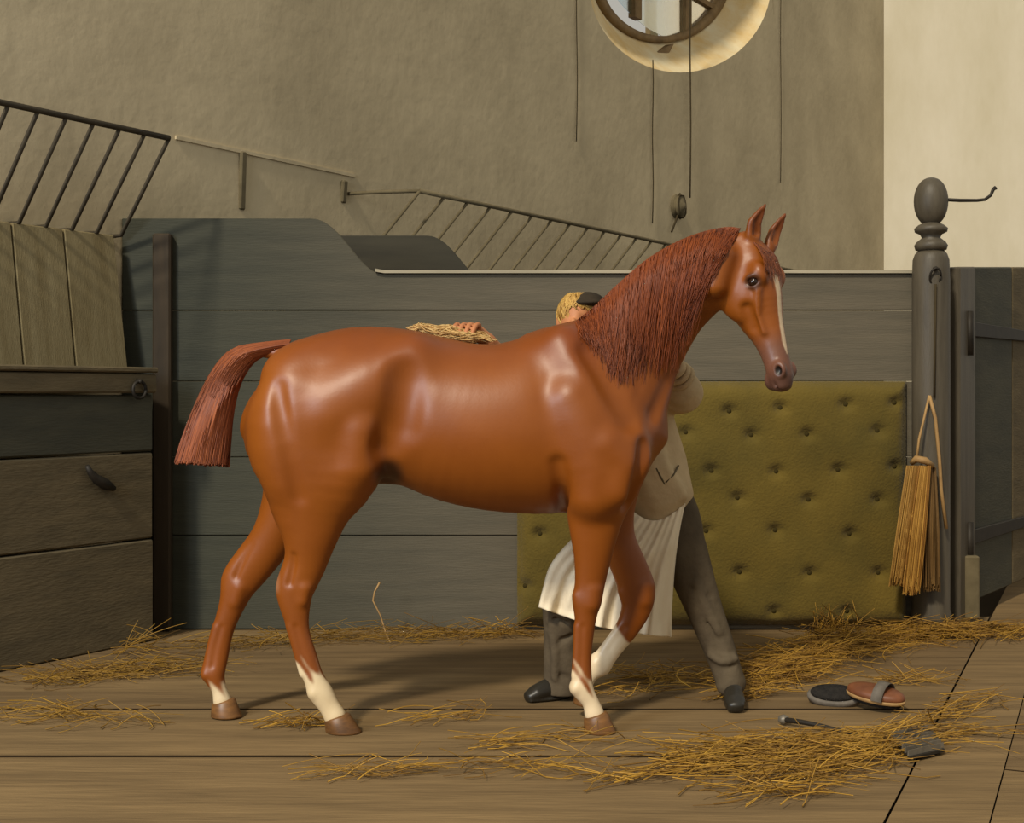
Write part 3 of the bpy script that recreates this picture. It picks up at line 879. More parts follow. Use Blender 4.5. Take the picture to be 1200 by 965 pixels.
relief([(476, 432), (470, 480), (456, 525)], .06, .010, .05)
relief([(322, 452), (334, 520), (348, 585)], .035, .005, .03)
relief([(826, 376), (800, 428), (770, 486)], .035, .010, .03)
relief([(694, 408), (716, 440), (742, 490)], .05, .007, .05)
HF.smooth(6)
HF.limb([(700, 405, 5.285, .016), (724, 455, 5.26, .018), (746, 488, 5.27, .014)], .09, carve=True)
HF.limb([(476, 450, 5.235, .022), (470, 500, 5.235, .022)], .11, carve=True)
HF.limb([(654, 560, 5.23, .010), (652, 592, 5.27, .014)], .06, carve=True)
HF.ball(P(452, 556, 5.52), .06, .045, .035, .04)
# gaskin and hock details
HF.limb([(330, 690, NH, .018), (338, 660, NH - .01, .016), (346, 632, NH - .02, .014)], .015)
HF.limb([(266, 679, FH, .018), (282, 650, FH, .015), (300, 625, FH, .013)], .015)
HF.limb([(344, 652, NH - .062, .006), (343, 664, NH - .056, .009), (339, 684, NH - .050, .008)], .022, carve=True)
HF.limb([(358, 690, NH - .034, .020), (356, 704, NH - .030, .016)], .03)
HF.limb([(281, 690, FH - .030, .018), (276, 706, FH - .028, .014)], .03)
HF.limb([(292, 640, FH - .072, .008), (284, 656, FH - .058, .010), (276, 676, FH - .050, .008)], .022, carve=True)
for Yl, pts in ((NH, ((346, 735), (352, 760), (360, 790))), (FH, ((259, 735), (252, 760), (248, 782))), (NF, ((682, 735), (681, 765), (679, 792))), (FF, ((733, 735), (722, 748), (713, 762)))):
    HF.limb([(x_, y_, Yl - .036, .007) for x_, y_ in pts], .012, carve=True)
    HF.limb([(x_ - 6, y_, Yl - .010, .011) for x_, y_ in pts], .022)
HF.limb([(696, 692, NF - .02, .026), (694, 708, NF - .02, .026)], .025)     # knees
HF.limb([(676, 698, NF - .01, .017), (678, 706, NF - .01, .017)], .015)
HF.limb([(757, 686, FF - .02, .026), (755, 704, FF - .02, .026)], .025)
HF.limb([(729, 694, FF - .01, .017), (733, 704, FF - .01, .017)], .015)
for x_, y_, Yl in ((674, 806, NF), (368, 812, NH), (242, 790, FH), (699, 775, FF)): HF.ball(P(x_, y_, Yl), .022, .036, .024, .02)
# head
th, ph = math.radians(38), math.radians(16)
F0 = np.array((math.cos(th), -math.sin(th), 0.0)); DN = np.array((0, 0, -1.0))
HL = math.cos(ph) * DN + math.sin(ph) * F0
HFd = math.cos(ph) * F0 - math.sin(ph) * DN
HS = np.array((-math.sin(th), -math.cos(th), 0.0))
H0 = np.array(P(874, 288, 5.46))
def hp(l, f, s): return H0 + HL * l + HFd * f + HS * s
prof = [  # l, front, back, half width
    (-.02, .055, -.085, .062), (.06, .085, -.10, .085), (.13, .096, -.115, .098), (.19, .094, -.125, .098), (.25, .086, -.125, .088), (.31, .076, -.105, .072),
    (.37, .066, -.075, .058), (.44, .058, -.055, .051), (.50, .055, -.048, .051), (.55, .052, -.048, .052), (.585, .036, -.04, .044)]
HF.chain([[*hp(l, (f + b) / 2, 0), *HFd, (f - b) / 2, w] for l, f, b, w in cr(prof, 2)], 0.035, cap=.6)
for sg in (1, -1):
    HF.ell(hp(.20, -.055, sg * .062), [(HL, .10), (HFd, .085), (HS, .045)], .03)          # cheek
    HF.ell(hp(.145, .062, sg * .078), [(HL, .045), (HFd, .032), (HS, .030)], .03)         # brow
    HF.ell(hp(.172, .040, sg * .104), [(HL, .020), (HFd, .026), (HS, .016)], .018, carve=True)
    HF.chain([[*hp(.21, .045, sg * .088), *HFd, .010, .010], [*hp(.30, .012, sg * .078), *HFd, .008, .008], [*hp(.37, .012, sg * .062), *HFd, .006, .006]], .025)  # facial crest
    HF.chain([[*hp(.26, -.02, sg * .092), *HFd, .016, .012], [*hp(.34, -.03, sg * .075), *HFd, .018, .012]], .03, carve=True)
    HF.chain([[*hp(.160, .008, sg * .099), *HFd, .006, .006], [*hp(.149, .026, sg * .106), *HFd, .009, .008], [*hp(.150, .048, sg * .105), *HFd, .009, .008], [*hp(.163, .066, sg * .094), *HFd, .006, .006]], .012)   # upper lid
    HF.chain([[*hp(.180, .010, sg * .099), *HFd, .004, .004], [*hp(.192, .032, sg * .101), *HFd, .006, .005], [*hp(.184, .060, sg * .094), *HFd, .004, .004]], .012)   # lower lid
    HF.ell(hp(.525, .030, sg * .046), [(HL, .034), (HFd, .026), (HS, .018)], .016)        # nostril wing
    HF.ell(hp(.530, .026, sg * .064), [(HL, .022), (HFd * .8 + HS * .1, .012), (HS, .020)], .008, carve=True)
    HF.chain([[*hp(.515, -.028, sg * .055), *HFd, .005, .006], [*hp(.56, -.012, sg * .055), *HFd, .005, .006], [*hp(.60, -.002, sg * .02), *HFd, .005, .006]], .006, carve=True)  # mouth
HF.ell(hp(.555, -.045, 0), [(HL, .035), (HFd, .022), (HS, .032)], .015)                   # chin
HF.limb([(848, 300, 5.38, .04), (838, 335, 5.38, .045)], .05)
# ears
ear_n = [(878, 282, 880, 240), (905, 284, 905, 240)]
def ear(base, mid, tip, out, w):
    b, m_, t = np.array(base), np.array(mid), np.array(tip)
    N = np.cross(t - b, out); N /= np.linalg.norm(N)
    rows = [[*b, *N, w * .75, w * .7], [*(b * .6 + m_ * .4), *N, w * 1.0, w * .75], [*m_, *N, w * .92, w * .6], [*(m_ * .45 + t * .55), *N, w * .55, w * .38], [*t, *N, w * .12, w * .12]]
    HF.chain(rows, .012)
    o = np.array(out) * w * .62
    HF.chain([[*(b * .5 + m_ * .5 + o), *N, w * .55, w * .42], [*(m_ + o * .95), *N, w * .6, w * .42], [*(m_ * .4 + t * .6 + o * .6), *N, w * .3, w * .25]], .006, carve=True)
eo = np.array(V((.55, -.83, 0.0)).normalized())
ear(P(881, 286, 5.42), P(884, 262, 5.40), P(898, 238, 5.40), eo, .036)
ear(P(901, 294, 5.49), P(908, 272, 5.51), P(922, 248, 5.51), eo, .032)
# tail root
HF.limb([(336, 416, HM, .04), (308, 411, HM, .028), (286, 419, HM, .024), (268, 442, HM, .022), (256, 472, HM, .016)], .04)
HF.smooth(1)
hv, hf = HF.mesh()

def pix(v): return CX + FPX * v[:, 0] / v[:, 1], HY - FPX * (v[:, 2] - EYE) / v[:, 1]
hx, hy = pix(hv)
lin = lambda *c: np.array(srgb(*c)[:3])
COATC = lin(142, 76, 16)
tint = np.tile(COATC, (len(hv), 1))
def blend(mask, col):
    global tint
    m_ = np.clip(mask, 0, 1)[:, None]; tint = tint * (1 - m_) + np.asarray(col) * m_
sst = lambda a, b, x: (lambda t: t * t * (3 - 2 * t))(np.clip((x - a) / (b - a), 0, 1))
wob = 6 * np.sin(hv[:, 0] * 130 + hv[:, 2] * 90) + 5 * np.sin(hv[:, 0] * 57 - hv[:, 1] * 83) + 4 * np.sin(hv[:, 1] * 210)
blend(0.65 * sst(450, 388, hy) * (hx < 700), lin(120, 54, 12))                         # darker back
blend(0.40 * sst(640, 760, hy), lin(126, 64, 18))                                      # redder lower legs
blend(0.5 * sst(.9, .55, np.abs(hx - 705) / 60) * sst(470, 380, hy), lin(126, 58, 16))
near = hv[:, 1] < 5.54
hind = hx < 500
blend(sst(776, 792, hy + wob * 1.2) * near * hind * (hx > 330), lin(232, 214, 178))
blend(sst(800, 812, hy + wob * .6) * (~near) * hind * (hx < 330), lin(226, 206, 170))
blend(sst(786, 800, hy + wob * 1.1 + (hx - 682) * -.7) * near * (~hind), lin(226, 204, 168))
blend(sst(738, 746, (hy * .75 - (hx - 728) * .66) + wob * .4 + 184) * (~near) * (~hind) * (hy > 700), lin(230, 210, 176))
hl = (hv - H0) @ HL; hfr = (hv - H0) @ HFd; hs = (hv - H0) @ HS
head = (hx > 825) & (hy < 470)
blend(head * sst(.34, .46, hl) * 0.8, lin(112, 78, 66))
blend(head * sst(.50, .57, hl) * 0.6, lin(76, 56, 50))
wid = np.interp(hl, [.085, .09, .12, .20, .32, .43, .47], [0, .015, .019, .015, .010, .011, 0])
blend(head * sst(.006, -.002, np.abs(hs - .008 + .01 * hl) - wid) * (hfr > 0) * (wid > 0), lin(222, 200, 170))
blend(head * sst(.026, .016, np.sqrt(((hl - .53) / .9) ** 2 + ((hfr - .026) / .7) ** 2 + ((np.abs(hs) - .055) * .8) ** 2)), lin(26, 16, 12))
ey = np.sqrt((hl - .172) ** 2 + (hfr - .04) ** 2 + (np.abs(hs) - .1) ** 2)
blend(head * sst(.045, .026, ey) * .75, lin(58, 40, 34))
earm = (hy < 283) & (hx > 868)
blend(earm * .5 * sst(283, 262, hy), lin(104, 50, 24))
blend((np.hypot(hx - 455, hy - 556) < 24) * .8 * sst(24, 8, np.hypot(hx - 455, hy - 556)), lin(52, 32, 24))
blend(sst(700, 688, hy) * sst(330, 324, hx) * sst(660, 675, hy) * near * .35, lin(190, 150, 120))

horse = empty('horse', (P(500, HY, HM).x, HM, 0), 'chestnut horse with white socks and a narrow blaze standing on the stable floor', 'horse')
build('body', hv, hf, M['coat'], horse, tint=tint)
for sg, nm in ((1, 'eye'), (-1, 'eye')):
    c = hp(.172, .036, sg * .083)
    mb = MB(); pr = [(0.0255 * math.sin(math.pi * i / 12), -0.0255 * math.cos(math.pi * i / 12)) for i in range(13)]
    mb.lathe(pr, c, 18, HS * sg); mb.build('eye', M['eye'], horse)

def hoof(top, toe, heel, ztop, w, zb=0.0, tilt=None):
    """top: centre of the coronet; toe and heel: ground points"""
    top, toe, heel = V(top), V(toe), V(heel)
    d = (toe - heel); L = d.length; d.normalize(); lat = V((0, 1, 0)) if abs(d.y) < .7 else V((1, 0, 0))
    lat = (lat - d * lat.dot(d)).normalized()
    cg = (toe + heel) / 2
    up = d.cross(lat) if d.cross(lat).z > 0 else lat.cross(d)
    n_, vs, fs = 24, [], []
    for t, sc in ((0, 1.0), (.08, 1.0), (.5, .90), (.92, .80), (1.0, .72), (1.02, .6)):
        c = cg.lerp(top, t)
        for j in range(n_):
            a = 2 * math.pi * j / n_
            x, y = math.cos(a), math.sin(a)
            lx = x * L / 2 * sc * (1 if x > 0 else .92); ly = y * w * sc * (1 - .12 * (x < 0) * abs(x))
            vs.append(c + d * lx + lat * ly + (top - cg).normalized() * (lx * .30 * t))
    k = 6
    for i in range(k - 1):
        for j in range(n_): fs.append((i * n_ + j, i * n_ + (j + 1) % n_, (i + 1) * n_ + (j + 1) % n_, (i + 1) * n_ + j))
    fs += [tuple(range(n_))[::-1], tuple((k - 1) * n_ + j for j in range(n_))]
    return build('hoof', vs, fs, M['hoof'], horse)
hoof(P(394, 840, NH), V((P(424, 860, NH).x, NH - .01, 0.003)), V((P(380, 858, NH).x, NH + .01, 0.003)), 0, .058)
hoof(P(261, 822, FH), V((P(284, 842, FH).x, FH - .01, 0.003)), V((P(246, 842, FH).x, FH, 0.003)), 0, .055)
hoof(P(697, 838, NF), V((P(722, 860, NF).x, NF - .01, 0.003)), V((P(683, 860, NF).x, NF + .01, 0.003)), 0, .058)
hoof(P(684, 799, FF), P(672, 824, FF), P(694, 828, FF), 0, .05)

# mane, forelock and tail
def hair_cols(n, a, b):
    t = nr.random((n, 1)); return lin(*a) * (1 - t) + lin(*b) * t
crest = cr([(676, 377), (698, 359), (725, 334), (756, 307), (790, 286), (822, 273), (850, 267), (866, 268)], 12)
ends = cr([(690, 398), (712, 424), (722, 446), (742, 440), (768, 436), (792, 420), (806, 384), (826, 330)], 12)
mids = cr([(682, 388), (704, 392), (722, 392), (748, 374), (780, 356), (806, 334), (834, 302), (852, 290)], 12)
paths = []
for i in range(2300):
    q = nr.random() ** 0.85 * (len(crest) - 1); j = min(int(q), len(crest) - 2); f = q - j
    s0 = crest[j] * (1 - f) + crest[j + 1] * f; s1 = mids[j] * (1 - f) + mids[j + 1] * f; s2 = ends[j] * (1 - f) + ends[j + 1] * f
    cut = nr.uniform(.35, 1.06)
    jit = nr.normal(0, 5.0, 2); jm = nr.normal(0, 2.5, 2); wv = nr.uniform(0, 6.28)
    row = []; last = None
    lay = nr.uniform(0.002, 0.016)
    for k in range(10):
        t = k / 9 * cut
        p = s0 * (1 - t) ** 2 + (2 * s1 - .5 * (s0 + s2) + jm) * 2 * t * (1 - t) + (s2 + jit) * t * t
        p = p + np.array([1.6 * math.sin(t * 7 + wv), 0])
        Yg = last or 5.50
        for _ in range(2):
            w3 = P(p[0], p[1], Yg); y_ = HF.near_y(w3.x, w3.z)
            if y_ is None: y_ = HF.near_y(w3.x, w3.z - .012)
            if y_ is None: y_ = last or 5.50
            Yg = y_
        if last is not None: Yg = min(max(Yg, last - .05), last + .012)
        last = Yg
        row.append(np.array(P(p[0], p[1], Yg - lay * min(1, .4 + k * .2))))
    paths.append(row)
strands('mane', paths, nr.uniform(.0020, .0042, len(paths)), M['hair'], hair_cols(len(paths), (142, 70, 26), (106, 48, 18)), horse, taper=.25)
paths = []
for i in range(520):
    a = nr.random() * 1.15; row = []; ll = nr.uniform(.6, 1.08)
    s0 = hp(-.035, .02, .03 - .055 * a); s1 = hp(.05, .10, .05 - .09 * a) ; s2 = hp(.12 + .05 * nr.random(), .10, .085 - .10 * a + nr.normal(0, .008))
    for k in range(8):
        t = k / 7 * ll
        p = s0 * (1 - t) ** 2 + s1 * 2 * t * (1 - t) + s2 * t * t
        row.append(p + nr.normal(0, .0012, 3))
    paths.append(row)
strands('forelock', paths, nr.uniform(.0018, .0034, len(paths)), M['hair'], hair_cols(len(paths), (146, 78, 34), (96, 44, 20)), horse, taper=.3)
outer = cr([(340, 399), (300, 403), (272, 410), (250, 434), (232, 468), (216, 508), (206, 541)], 6)
inner = cr([(334, 410), (310, 417), (294, 428), (280, 452), (273, 484), (270, 516), (268, 545)], 6)
paths = []
K = len(outer)
for i in range(2600):
    v = nr.random(); dv = nr.normal(0, .05); yy = nr.normal(0, 1); st0 = 0 if nr.random() < .6 else int(nr.integers(0, K // 2)); wv = nr.uniform(0, 6.28)
    row = []
    endk = K - 1
    ks = np.linspace(st0, endk, 12)
    for k in ks:
        i0 = min(int(k), K - 2); f = k - i0; t = k / (K - 1)
        vv = np.clip(v + dv * t, 0, 1)
        o_ = outer[i0] * (1 - f) + outer[i0 + 1] * f; n_ = inner[i0] * (1 - f) + inner[i0 + 1] * f
        p = o_ * (1 - vv) + n_ * vv
        sp = (.018 + .045 * t) * math.sqrt(max(0, 1 - (2 * vv - 1) ** 2)) + .006
        row.append(np.array(P(p[0] + 1.0 * math.sin(t * 9 + wv), p[1] + (nr.normal(0, 1.2) if k == endk else 0), HM + np.clip(yy, -1.3, 1.3) * sp)))
    paths.append(row)
strands('tail', paths, nr.uniform(.0022, .0045, len(paths)), M['hair'], hair_cols(len(paths), (160, 88, 48), (110, 54, 29)), horse, taper=.8)

# ------------------------------------------------------------------ the groom behind the horse
PY = 6.02
man = empty('person', (P(750, HY, PY).x, PY, 0), 'groom in a pale shirt, white apron and grey trousers bending behind the chestnut horse', 'person')
lo, hi = (-0.42, 5.5, 0.0), (1.10, 6.45, 1.95)
BF = Field(lo, hi, 0.0075)
BF.chain([[*P(712, 445, 6.08), 1, 0, 0, .19, .11], [*P(735, 490, 6.09), 1, 0, 0, .18, .115], [*P(757, 545, 6.08), 1, 0, 0, .15, .10], [*P(770, 595, 6.05), 1, 0, 0, .165, .11]], .04)
BF.limb([(706, 428, 6.07, .06), (692, 405, 6.02, .056), (682, 388, 5.99, .06)], .03)
hc = P(676, 376, 5.98)
BF.ball(hc, .078, .092, .105, .03)
BF.ball(hc + V((-.01, -.04, -.06)), .055, .06, .06, .03)
BF.ball(hc + V((-.02, -.105, -.02)), .014, .022, .028, .012)           # nose
for sx in (-1, 1):
    BF.ball(hc + V((sx * .033 - .012, -.095, .012)), .016, .014, .011, .012, carve=True)
    BF.ball(hc + V((sx * .080, .0, -.01)), .012, .022, .032, .01)
BF.limb([(669, 403, 5.885, .006), (678, 403, 5.885, .006)], .006, carve=True)
# left arm (at the picture's right): elbow out, hand up on the neck
BF.limb([(752, 440, 6.08, .058), (785, 455, 6.03, .052), (808, 462, 5.99, .047)], .03)
BF.limb([(808, 462, 5.99, .047), (790, 435, 5.90, .042), (768, 410, 5.79, .032)], .025)
# right arm (at the picture's left): out along the back to the wisp
BF.limb([(684, 446, 6.08, .058), (655, 452, 6.00, .05), (628, 450, 5.92, .046)], .03)
BF.limb([(628, 450, 5.92, .046), (600, 428, 5.83, .04), (572, 401, 5.72, .031)], .025)
def hand(wrist, dirs, palm, tips):
    pass
# right hand gripping the wisp: palm behind, four fingers over the top, thumb under
BF.limb([(572, 401, 5.72, .030), (560, 391, 5.69, .034), (550, 387, 5.66, .032)], .02)
for i, (x0, L) in enumerate(((533, .9), (541, 1.0), (549, .98), (557, .8))):
    BF.limb([(x0 + 4, 388, 5.665, .012), (x0 + 4, 381, 5.64, .0115), (x0, 383, 5.60, .011), (x0 - 4, 390 + 3 * L, 5.575, .0095), (x0 - 5, 394 + 2 * L, 5.578, .008)], .004, n=4)
BF.limb([(552, 390, 5.67, .013), (536, 395, 5.65, .012), (522, 397, 5.625, .010)], .008)
# left hand flat on the far side of the neck
BF.limb([(768, 410, 5.79, .030), (758, 398, 5.74, .036), (752, 390, 5.71, .033)], .02)
for i in range(4):
    BF.limb([(742 + i * 6, 386 - i, 5.70, .011), (738 + i * 6, 376 - i * 1.5, 5.675, .0105), (735 + i * 6, 368 - i * 1.5 + abs(i - 1.3) * 2, 5.655, .009)], .004)
BF.limb([(760, 400, 5.73, .012), (766, 388, 5.70, .011), (766, 379, 5.68, .009)], .008)
# legs
BF.limb([(745, 610, 6.04, .09), (700, 650, 5.96, .08), (660, 690, 5.95, .045), (658, 745, 5.99, .045), (657, 800, 6.0, .04)], .03)
BF.limb([(785, 610, 6.05, .09), (806, 655, 6.0, .08), (826, 705, 5.97, .06), (846, 760, 5.93, .05), (858, 805, 5.90, .04)], .03)
bv_, bf_ = BF.mesh(); build('body', bv_, bf_, M['skin'], man)
# shirt with rolled sleeves
SF = Field((-0.25, 5.75, 0.6), (1.05, 6.45, 1.75), 0.009)
SF.chain([[*P(706, 432, 6.08), 1, 0, 0, .17, .115], [*P(718, 455, 6.09), 1, 0, 0, .215, .14], [*P(738, 500, 6.09), 1, 0, 0, .20, .145], [*P(757, 548, 6.07), 1, 0, 0, .185, .14], [*P(767, 582, 6.05), 1, 0, 0, .172, .165], [*P(768, 606, 6.05), 1, 0, 0, .14, .165]], .04)
SF.limb([(748, 440, 6.08, .08), (775, 455, 6.04, .088), (797, 460, 6.0, .096), (799, 458, 5.98, .088)], .05)
SF.limb([(690, 444, 6.08, .085), (660, 452, 6.01, .085), (634, 452, 5.94, .08), (618, 444, 5.90, .06)], .04)
for (x0, y0, x1, y1) in ((742, 520, 770, 592), (756, 515, 786, 588), (770, 520, 800, 580)):
    SF.limb([(x0, y0, 5.945, .010), ((x0 + x1) / 2 - 4, (y0 + y1) / 2, 5.905, .012), (x1, y1, 5.90, .010)], .07)
# hollow at cuffs
sv, sf = SF.mesh(); build('shirt', sv, sf, M['linen'], man)
for pts in (((795, 546), (789, 557), (780, 566)), ((769, 549), (774, 559), (779, 568))):
    q = []
    for px, py in pts:
        w3 = P(px, py, 5.92); y_ = SF.near_y(w3.x, w3.z) or 5.92
        q.append(P(px, py, y_ - .001))
    mb = MB(); mb.tube(q, .0045, 6); mb.build('pocket_seam', M['brown_board'], man)
cf = MB()
c0, c1 = P(797, 443, 5.92), P(790, 433, 5.88)
for k, (rr, tt) in enumerate(((.056, 0.0), (.05, .5), (.042, 1.0))):
    ax = (c1 - c0).normalized(); uu = ax.orthogonal().normalized(); ww = ax.cross(uu); c = c0.lerp(c1, tt)
    cf.tube([c + (uu * math.cos(j * math.pi / 10) + ww * math.sin(j * math.pi / 10)) * rr for j in range(21)], .014, 8)
cf.build('rolled_cuff', M['linen'], man)
# trousers
TF = Field((-0.1, 5.65, 0.03), (1.15, 6.35, 1.05), 0.009)
TF.chain([[*P(768, 585, 6.05), 1, 0, 0, .165, .13], [*P(770, 615, 6.05), 1, 0, 0, .18, .135]], .03)
TF.limb([(748, 612, 6.04, .115), (705, 650, 5.97, .105), (663, 690, 5.93, .092), (660, 740, 5.98, .085), (660, 785, 6.0, .086), (660, 806, 6.0, .088)], .05)
TF.limb([(788, 610, 6.05, .115), (802, 650, 6.01, .105), (822, 705, 5.97, .082), (841, 755, 5.94, .070), (853, 790, 5.91, .064), (856, 800, 5.905, .066)], .05)
for (a_, b_, c_) in (((836, 775, 5.86), (848, 782, 5.84), (860, 780, 5.86)), ((838, 762, 5.87), (850, 770, 5.85), (860, 764, 5.87)), ((812, 690, 5.90), (826, 700, 5.89), (838, 694, 5.9)),
                     ((826, 720, 5.90), (836, 742, 5.88), (848, 766, 5.86)), ((640, 800, 5.93), (655, 792, 5.915), (672, 798, 5.92)), ((642, 770, 5.915), (652, 755, 5.90), (668, 745, 5.91)), ((640, 735, 5.92), (652, 725, 5.89), (664, 730, 5.89))):
    TF.limb([(*a_, .006), (*b_, .009), (*c_, .006)], .022, carve=True)
for (a_, b_, c_) in (((832, 768, 5.88), (846, 776, 5.85), (862, 772, 5.87)), ((816, 684, 5.91), (828, 712, 5.89), (842, 740, 5.88)), ((646, 730, 5.91), (650, 765, 5.91), (650, 795, 5.92))):
    TF.limb([(*a_, .010), (*b_, .013), (*c_, .010)], .03)
TF.cut(P(660, 808, 6.0), (0, 0, -1)) if False else None
tv, tf = TF.mesh(); build('trousers', tv, tf, M['trouser'], man)
# boots
def boot(ank, toe, heel, w):
    f = Field(np.minimum(np.minimum(ank, toe), heel) - .12, np.maximum(np.maximum(ank, toe), heel) + .12, 0.006)
    a, t, h = np.array(ank, float), np.array(toe, float), np.array(heel, float)
    d = t - h; d[2] = 0; L = np.linalg.norm(d); d /= L
    N = np.array((0, 0, 1.0))
    row = lambda s, z, rz, rl: [*(h + d * s * L + N * (z - h[2])), *N, rz, rl]
    f.chain([row(.06, .05, .045, .034), row(.3, .055, .05, .038), row(.55, .05, .043, .043), row(.8, .04, .033, .045), row(.95, .03, .022, .036)], .01)
    up = d
    f.chain([[*a, *up, .05, .045], [*(h + d * .2 * L + N * .06), *up, .05, .04]], .03)
    f.chain([row(.02, .016, .016, .034), row(.5, .014, .014, .042), row(.97, .014, .012, .036)], .006)
    f.cut((0, 0, 0.002), (0, 0, -1))
    v, q = f.mesh(); return build('boot', v, q, M['boot'], man)
boot(P(657, 800, 6.0), V((P(618, 815, 5.93).x, 5.93, .03)), V((P(664, 815, 6.01).x, 6.01, .03)), .04)
boot(P(858, 798, 5.90), V((P(861, 828, 5.80).x - .005, 5.74, .03)), V((P(858, 820, 5.93).x, 5.95, .03)), .04)
# apron: a hanging cloth with folds, over the bent knee
top = [(722, 575), (735, 585), (750, 594), (765, 600), (780, 600), (797, 594), (803, 590)]
left = cr([(722, 578), (700, 606), (668, 634), (645, 662), (636, 690), (631, 712)], 8)
right = cr([(803, 590), (797, 620), (792, 655), (789, 690), (787, 720), (786, 747)], 8)
NU, NV = 60, len(left)
av = []
for i in range(NV):
    t = i / (NV - 1)
    for j in range(NU + 1):
        u_ = j / NU
        px = left[i][0] * (1 - u_) + right[i][0] * u_
        py = left[i][1] * (1 - u_) + right[i][1] * u_ + (1 - t) * 26 * math.sin(math.pi * u_) + t * 7 * math.sin(math.pi * u_)
        knee = math.exp(-((px - 662) / 34) ** 2)
        Yd = 5.895 - .065 * min(t / .3, 1) - .065 * knee * math.sin(math.pi * min(t * 1.1, 1)) - .02 * math.sin(math.pi * u_) + .03 * (u_ > .85) * (u_ - .85) / .15
        fold = .018 * math.sin(u_ * 31 + 2.2 * math.sin(t * 2.3) + 1.5 * t) * (.25 + t) + .008 * math.sin(u_ * 67 + t * 5)
        av.append(P(px, py, Yd + fold * (.6 + .4 * t)))
af = [(i * (NU + 1) + j, i * (NU + 1) + j + 1, (i + 1) * (NU + 1) + j + 1, (i + 1) * (NU + 1) + j) for i in range(NV - 1) for j in range(NU)]
ap = build('apron', av, af, M['apron'], man)
sm = ap.modifiers.new('thick', 'SOLIDIFY'); sm.thickness = 0.006; sm.offset = 1
# hair and cap
KF = Field(hc - V((.2, .2, .2)), hc + V((.2, .2, .22)), 0.006)
KF.ball(hc + V((.008, .016, .018)), .094, .104, .108, .02)
KF.cut(hc + V((0, -.02, -.01)), V((-.1, -.75, -.65)).normalized())
kv, kf = KF.mesh()
hp_ = []
for i in range(700):
    a = nr.uniform(0, 6.283); el = nr.uniform(.05, 1.2); row = []
    for k in range(5):
        e2 = el - k * .10; a2 = a + .10 * k * math.sin(i)
        r = np.array([.095, .104, .110]) * (1.01 + .010 * nr.random())
        p = np.array(hc) + np.array([.008, .016, .018]) + r * np.array([math.cos(a2) * math.cos(e2), math.sin(a2) * math.cos(e2), math.sin(e2)])
        row.append(p)
    if row[-1][1] < hc.y - .075 and row[-1][2] < hc.z + .04: continue
    hp_.append(row)
hair = build('hair', kv, kf, mat('blond_hair', srgb(206, 164, 86), .6, srgb(168, 124, 56), 30, (1, 1, .3), bump=.4, bscale=60, spec=.3), man)
strands('hair_lock', hp_, nr.uniform(.003, .005, len(hp_)), M['straw'], hair_cols(len(hp_), (216, 176, 96), (160, 118, 54)), hair, taper=.6)
CF = Field(hc - V((.2, .25, .1)), hc + V((.25, .25, .3)), 0.006)
CF.ball(hc + V((.045, .03, .088)), .076, .105, .040, .02)
CF.ball(hc + V((.045, -.02, .076)), .070, .085, .018, .02)
cv, cf_ = CF.mesh(); build('cap', cv, cf_, M['cap'], man)

# the straw wisp he rubs down the horse with
wp = []
for i in range(520):
    u_ = nr.random(); a = nr.uniform(0, 6.283); tw = nr.uniform(-2.5, 2.5); rr = math.sqrt(nr.random()); L = nr.uniform(.3, .75)
    row = []
    for k in range(9):
        t = u_ * (1 - L) + L * k / 8
        px = 480 + 98 * t; py = 389 + 13 * t - 2.5 * math.sin(2 * math.pi * t * 1.5) ** 2
        R = .040 * math.sin(math.pi * min(max(t * .94 + .04, 0), 1)) ** .6
        al = a + tw * t
        c = P(px, py, 5.60)
        row.append(np.array(c) + nr.normal(0, .0035, 3) + np.array([.012 * math.sin(al * 2), math.cos(al) * R * rr * 1.3, math.sin(al) * R * rr * .75 + .010]))
    wp.append(row)
c_ = nr.random((len(wp), 1))
wisp = strands('straw_wisp', wp, nr.uniform(.0022, .004, len(wp)), M['straw'], lin(236, 204, 140) * (1 - c_) + lin(188, 142, 78) * c_, taper=.7)
tag(wisp, 'twisted pale straw wisp under the groom hand on the horse back', 'wisp')

# ------------------------------------------------------------------ tassel on the post
tas = empty('straw_tassel', P(1078, 690, 7.55), 'golden straw tassel hanging by a looped cord from the ball-topped post', 'tassel')
mb = MB(); mb.tube([P(1089, 464, 7.585), P(1083, 490, 7.56), P(1077, 515, 7.54), P(1074, 541, 7.52)], .007, 6)
mb.tube([P(1089, 464, 7.585), P(1096, 490, 7.58), P(1101, 540, 7.575), P(1103, 575, 7.565), P(1109, 620, 7.56)], .010, 6)
mb.build('cord', M['pale_wood'], tas)
def bunch(x0, y0, x1, y1, w0, w1, Y, n_, c0, c1, nm):
    rows = []
    for i in range(n_):
        a = nr.normal(0, 1); b = nr.normal(0, 1); a = max(-1.6, min(1.6, a)); row = []; e = nr.uniform(.86, 1.03)
        for k in range(8):
            t = k / 7 * e
            w = w0 + (w1 - w0) * math.sin(min(t * 1.25, 1) * math.pi / 2)
            row.append(np.array(P(x0 + (x1 - x0) * t + a * w, y0 + (y1 - y0) * t, Y + np.clip(b, -1.5, 1.5) * (w * .0035) - .02 * math.sin(t * 3))))
        rows.append(row)
    t = nr.random((n_, 1))
    return strands(nm, rows, nr.uniform(.0025, .005, n_), M['straw'], lin(*c0) * (1 - t) + lin(*c1) * t, tas, kind='stuff', taper=.7)
bunch(1071, 546, 1052, 684, 5, 6, 7.50, 420, (206, 162, 84), (140, 100, 46), 'tassel_strands')
bunch(1084, 546, 1068, 694, 4, 6, 7.47, 420, (214, 166, 80), (152, 104, 42), 'tassel_strands')
bunch(1090, 548, 1092, 690, 4, 6, 7.52, 260, (140, 108, 62), (96, 72, 40), 'tassel_strands')
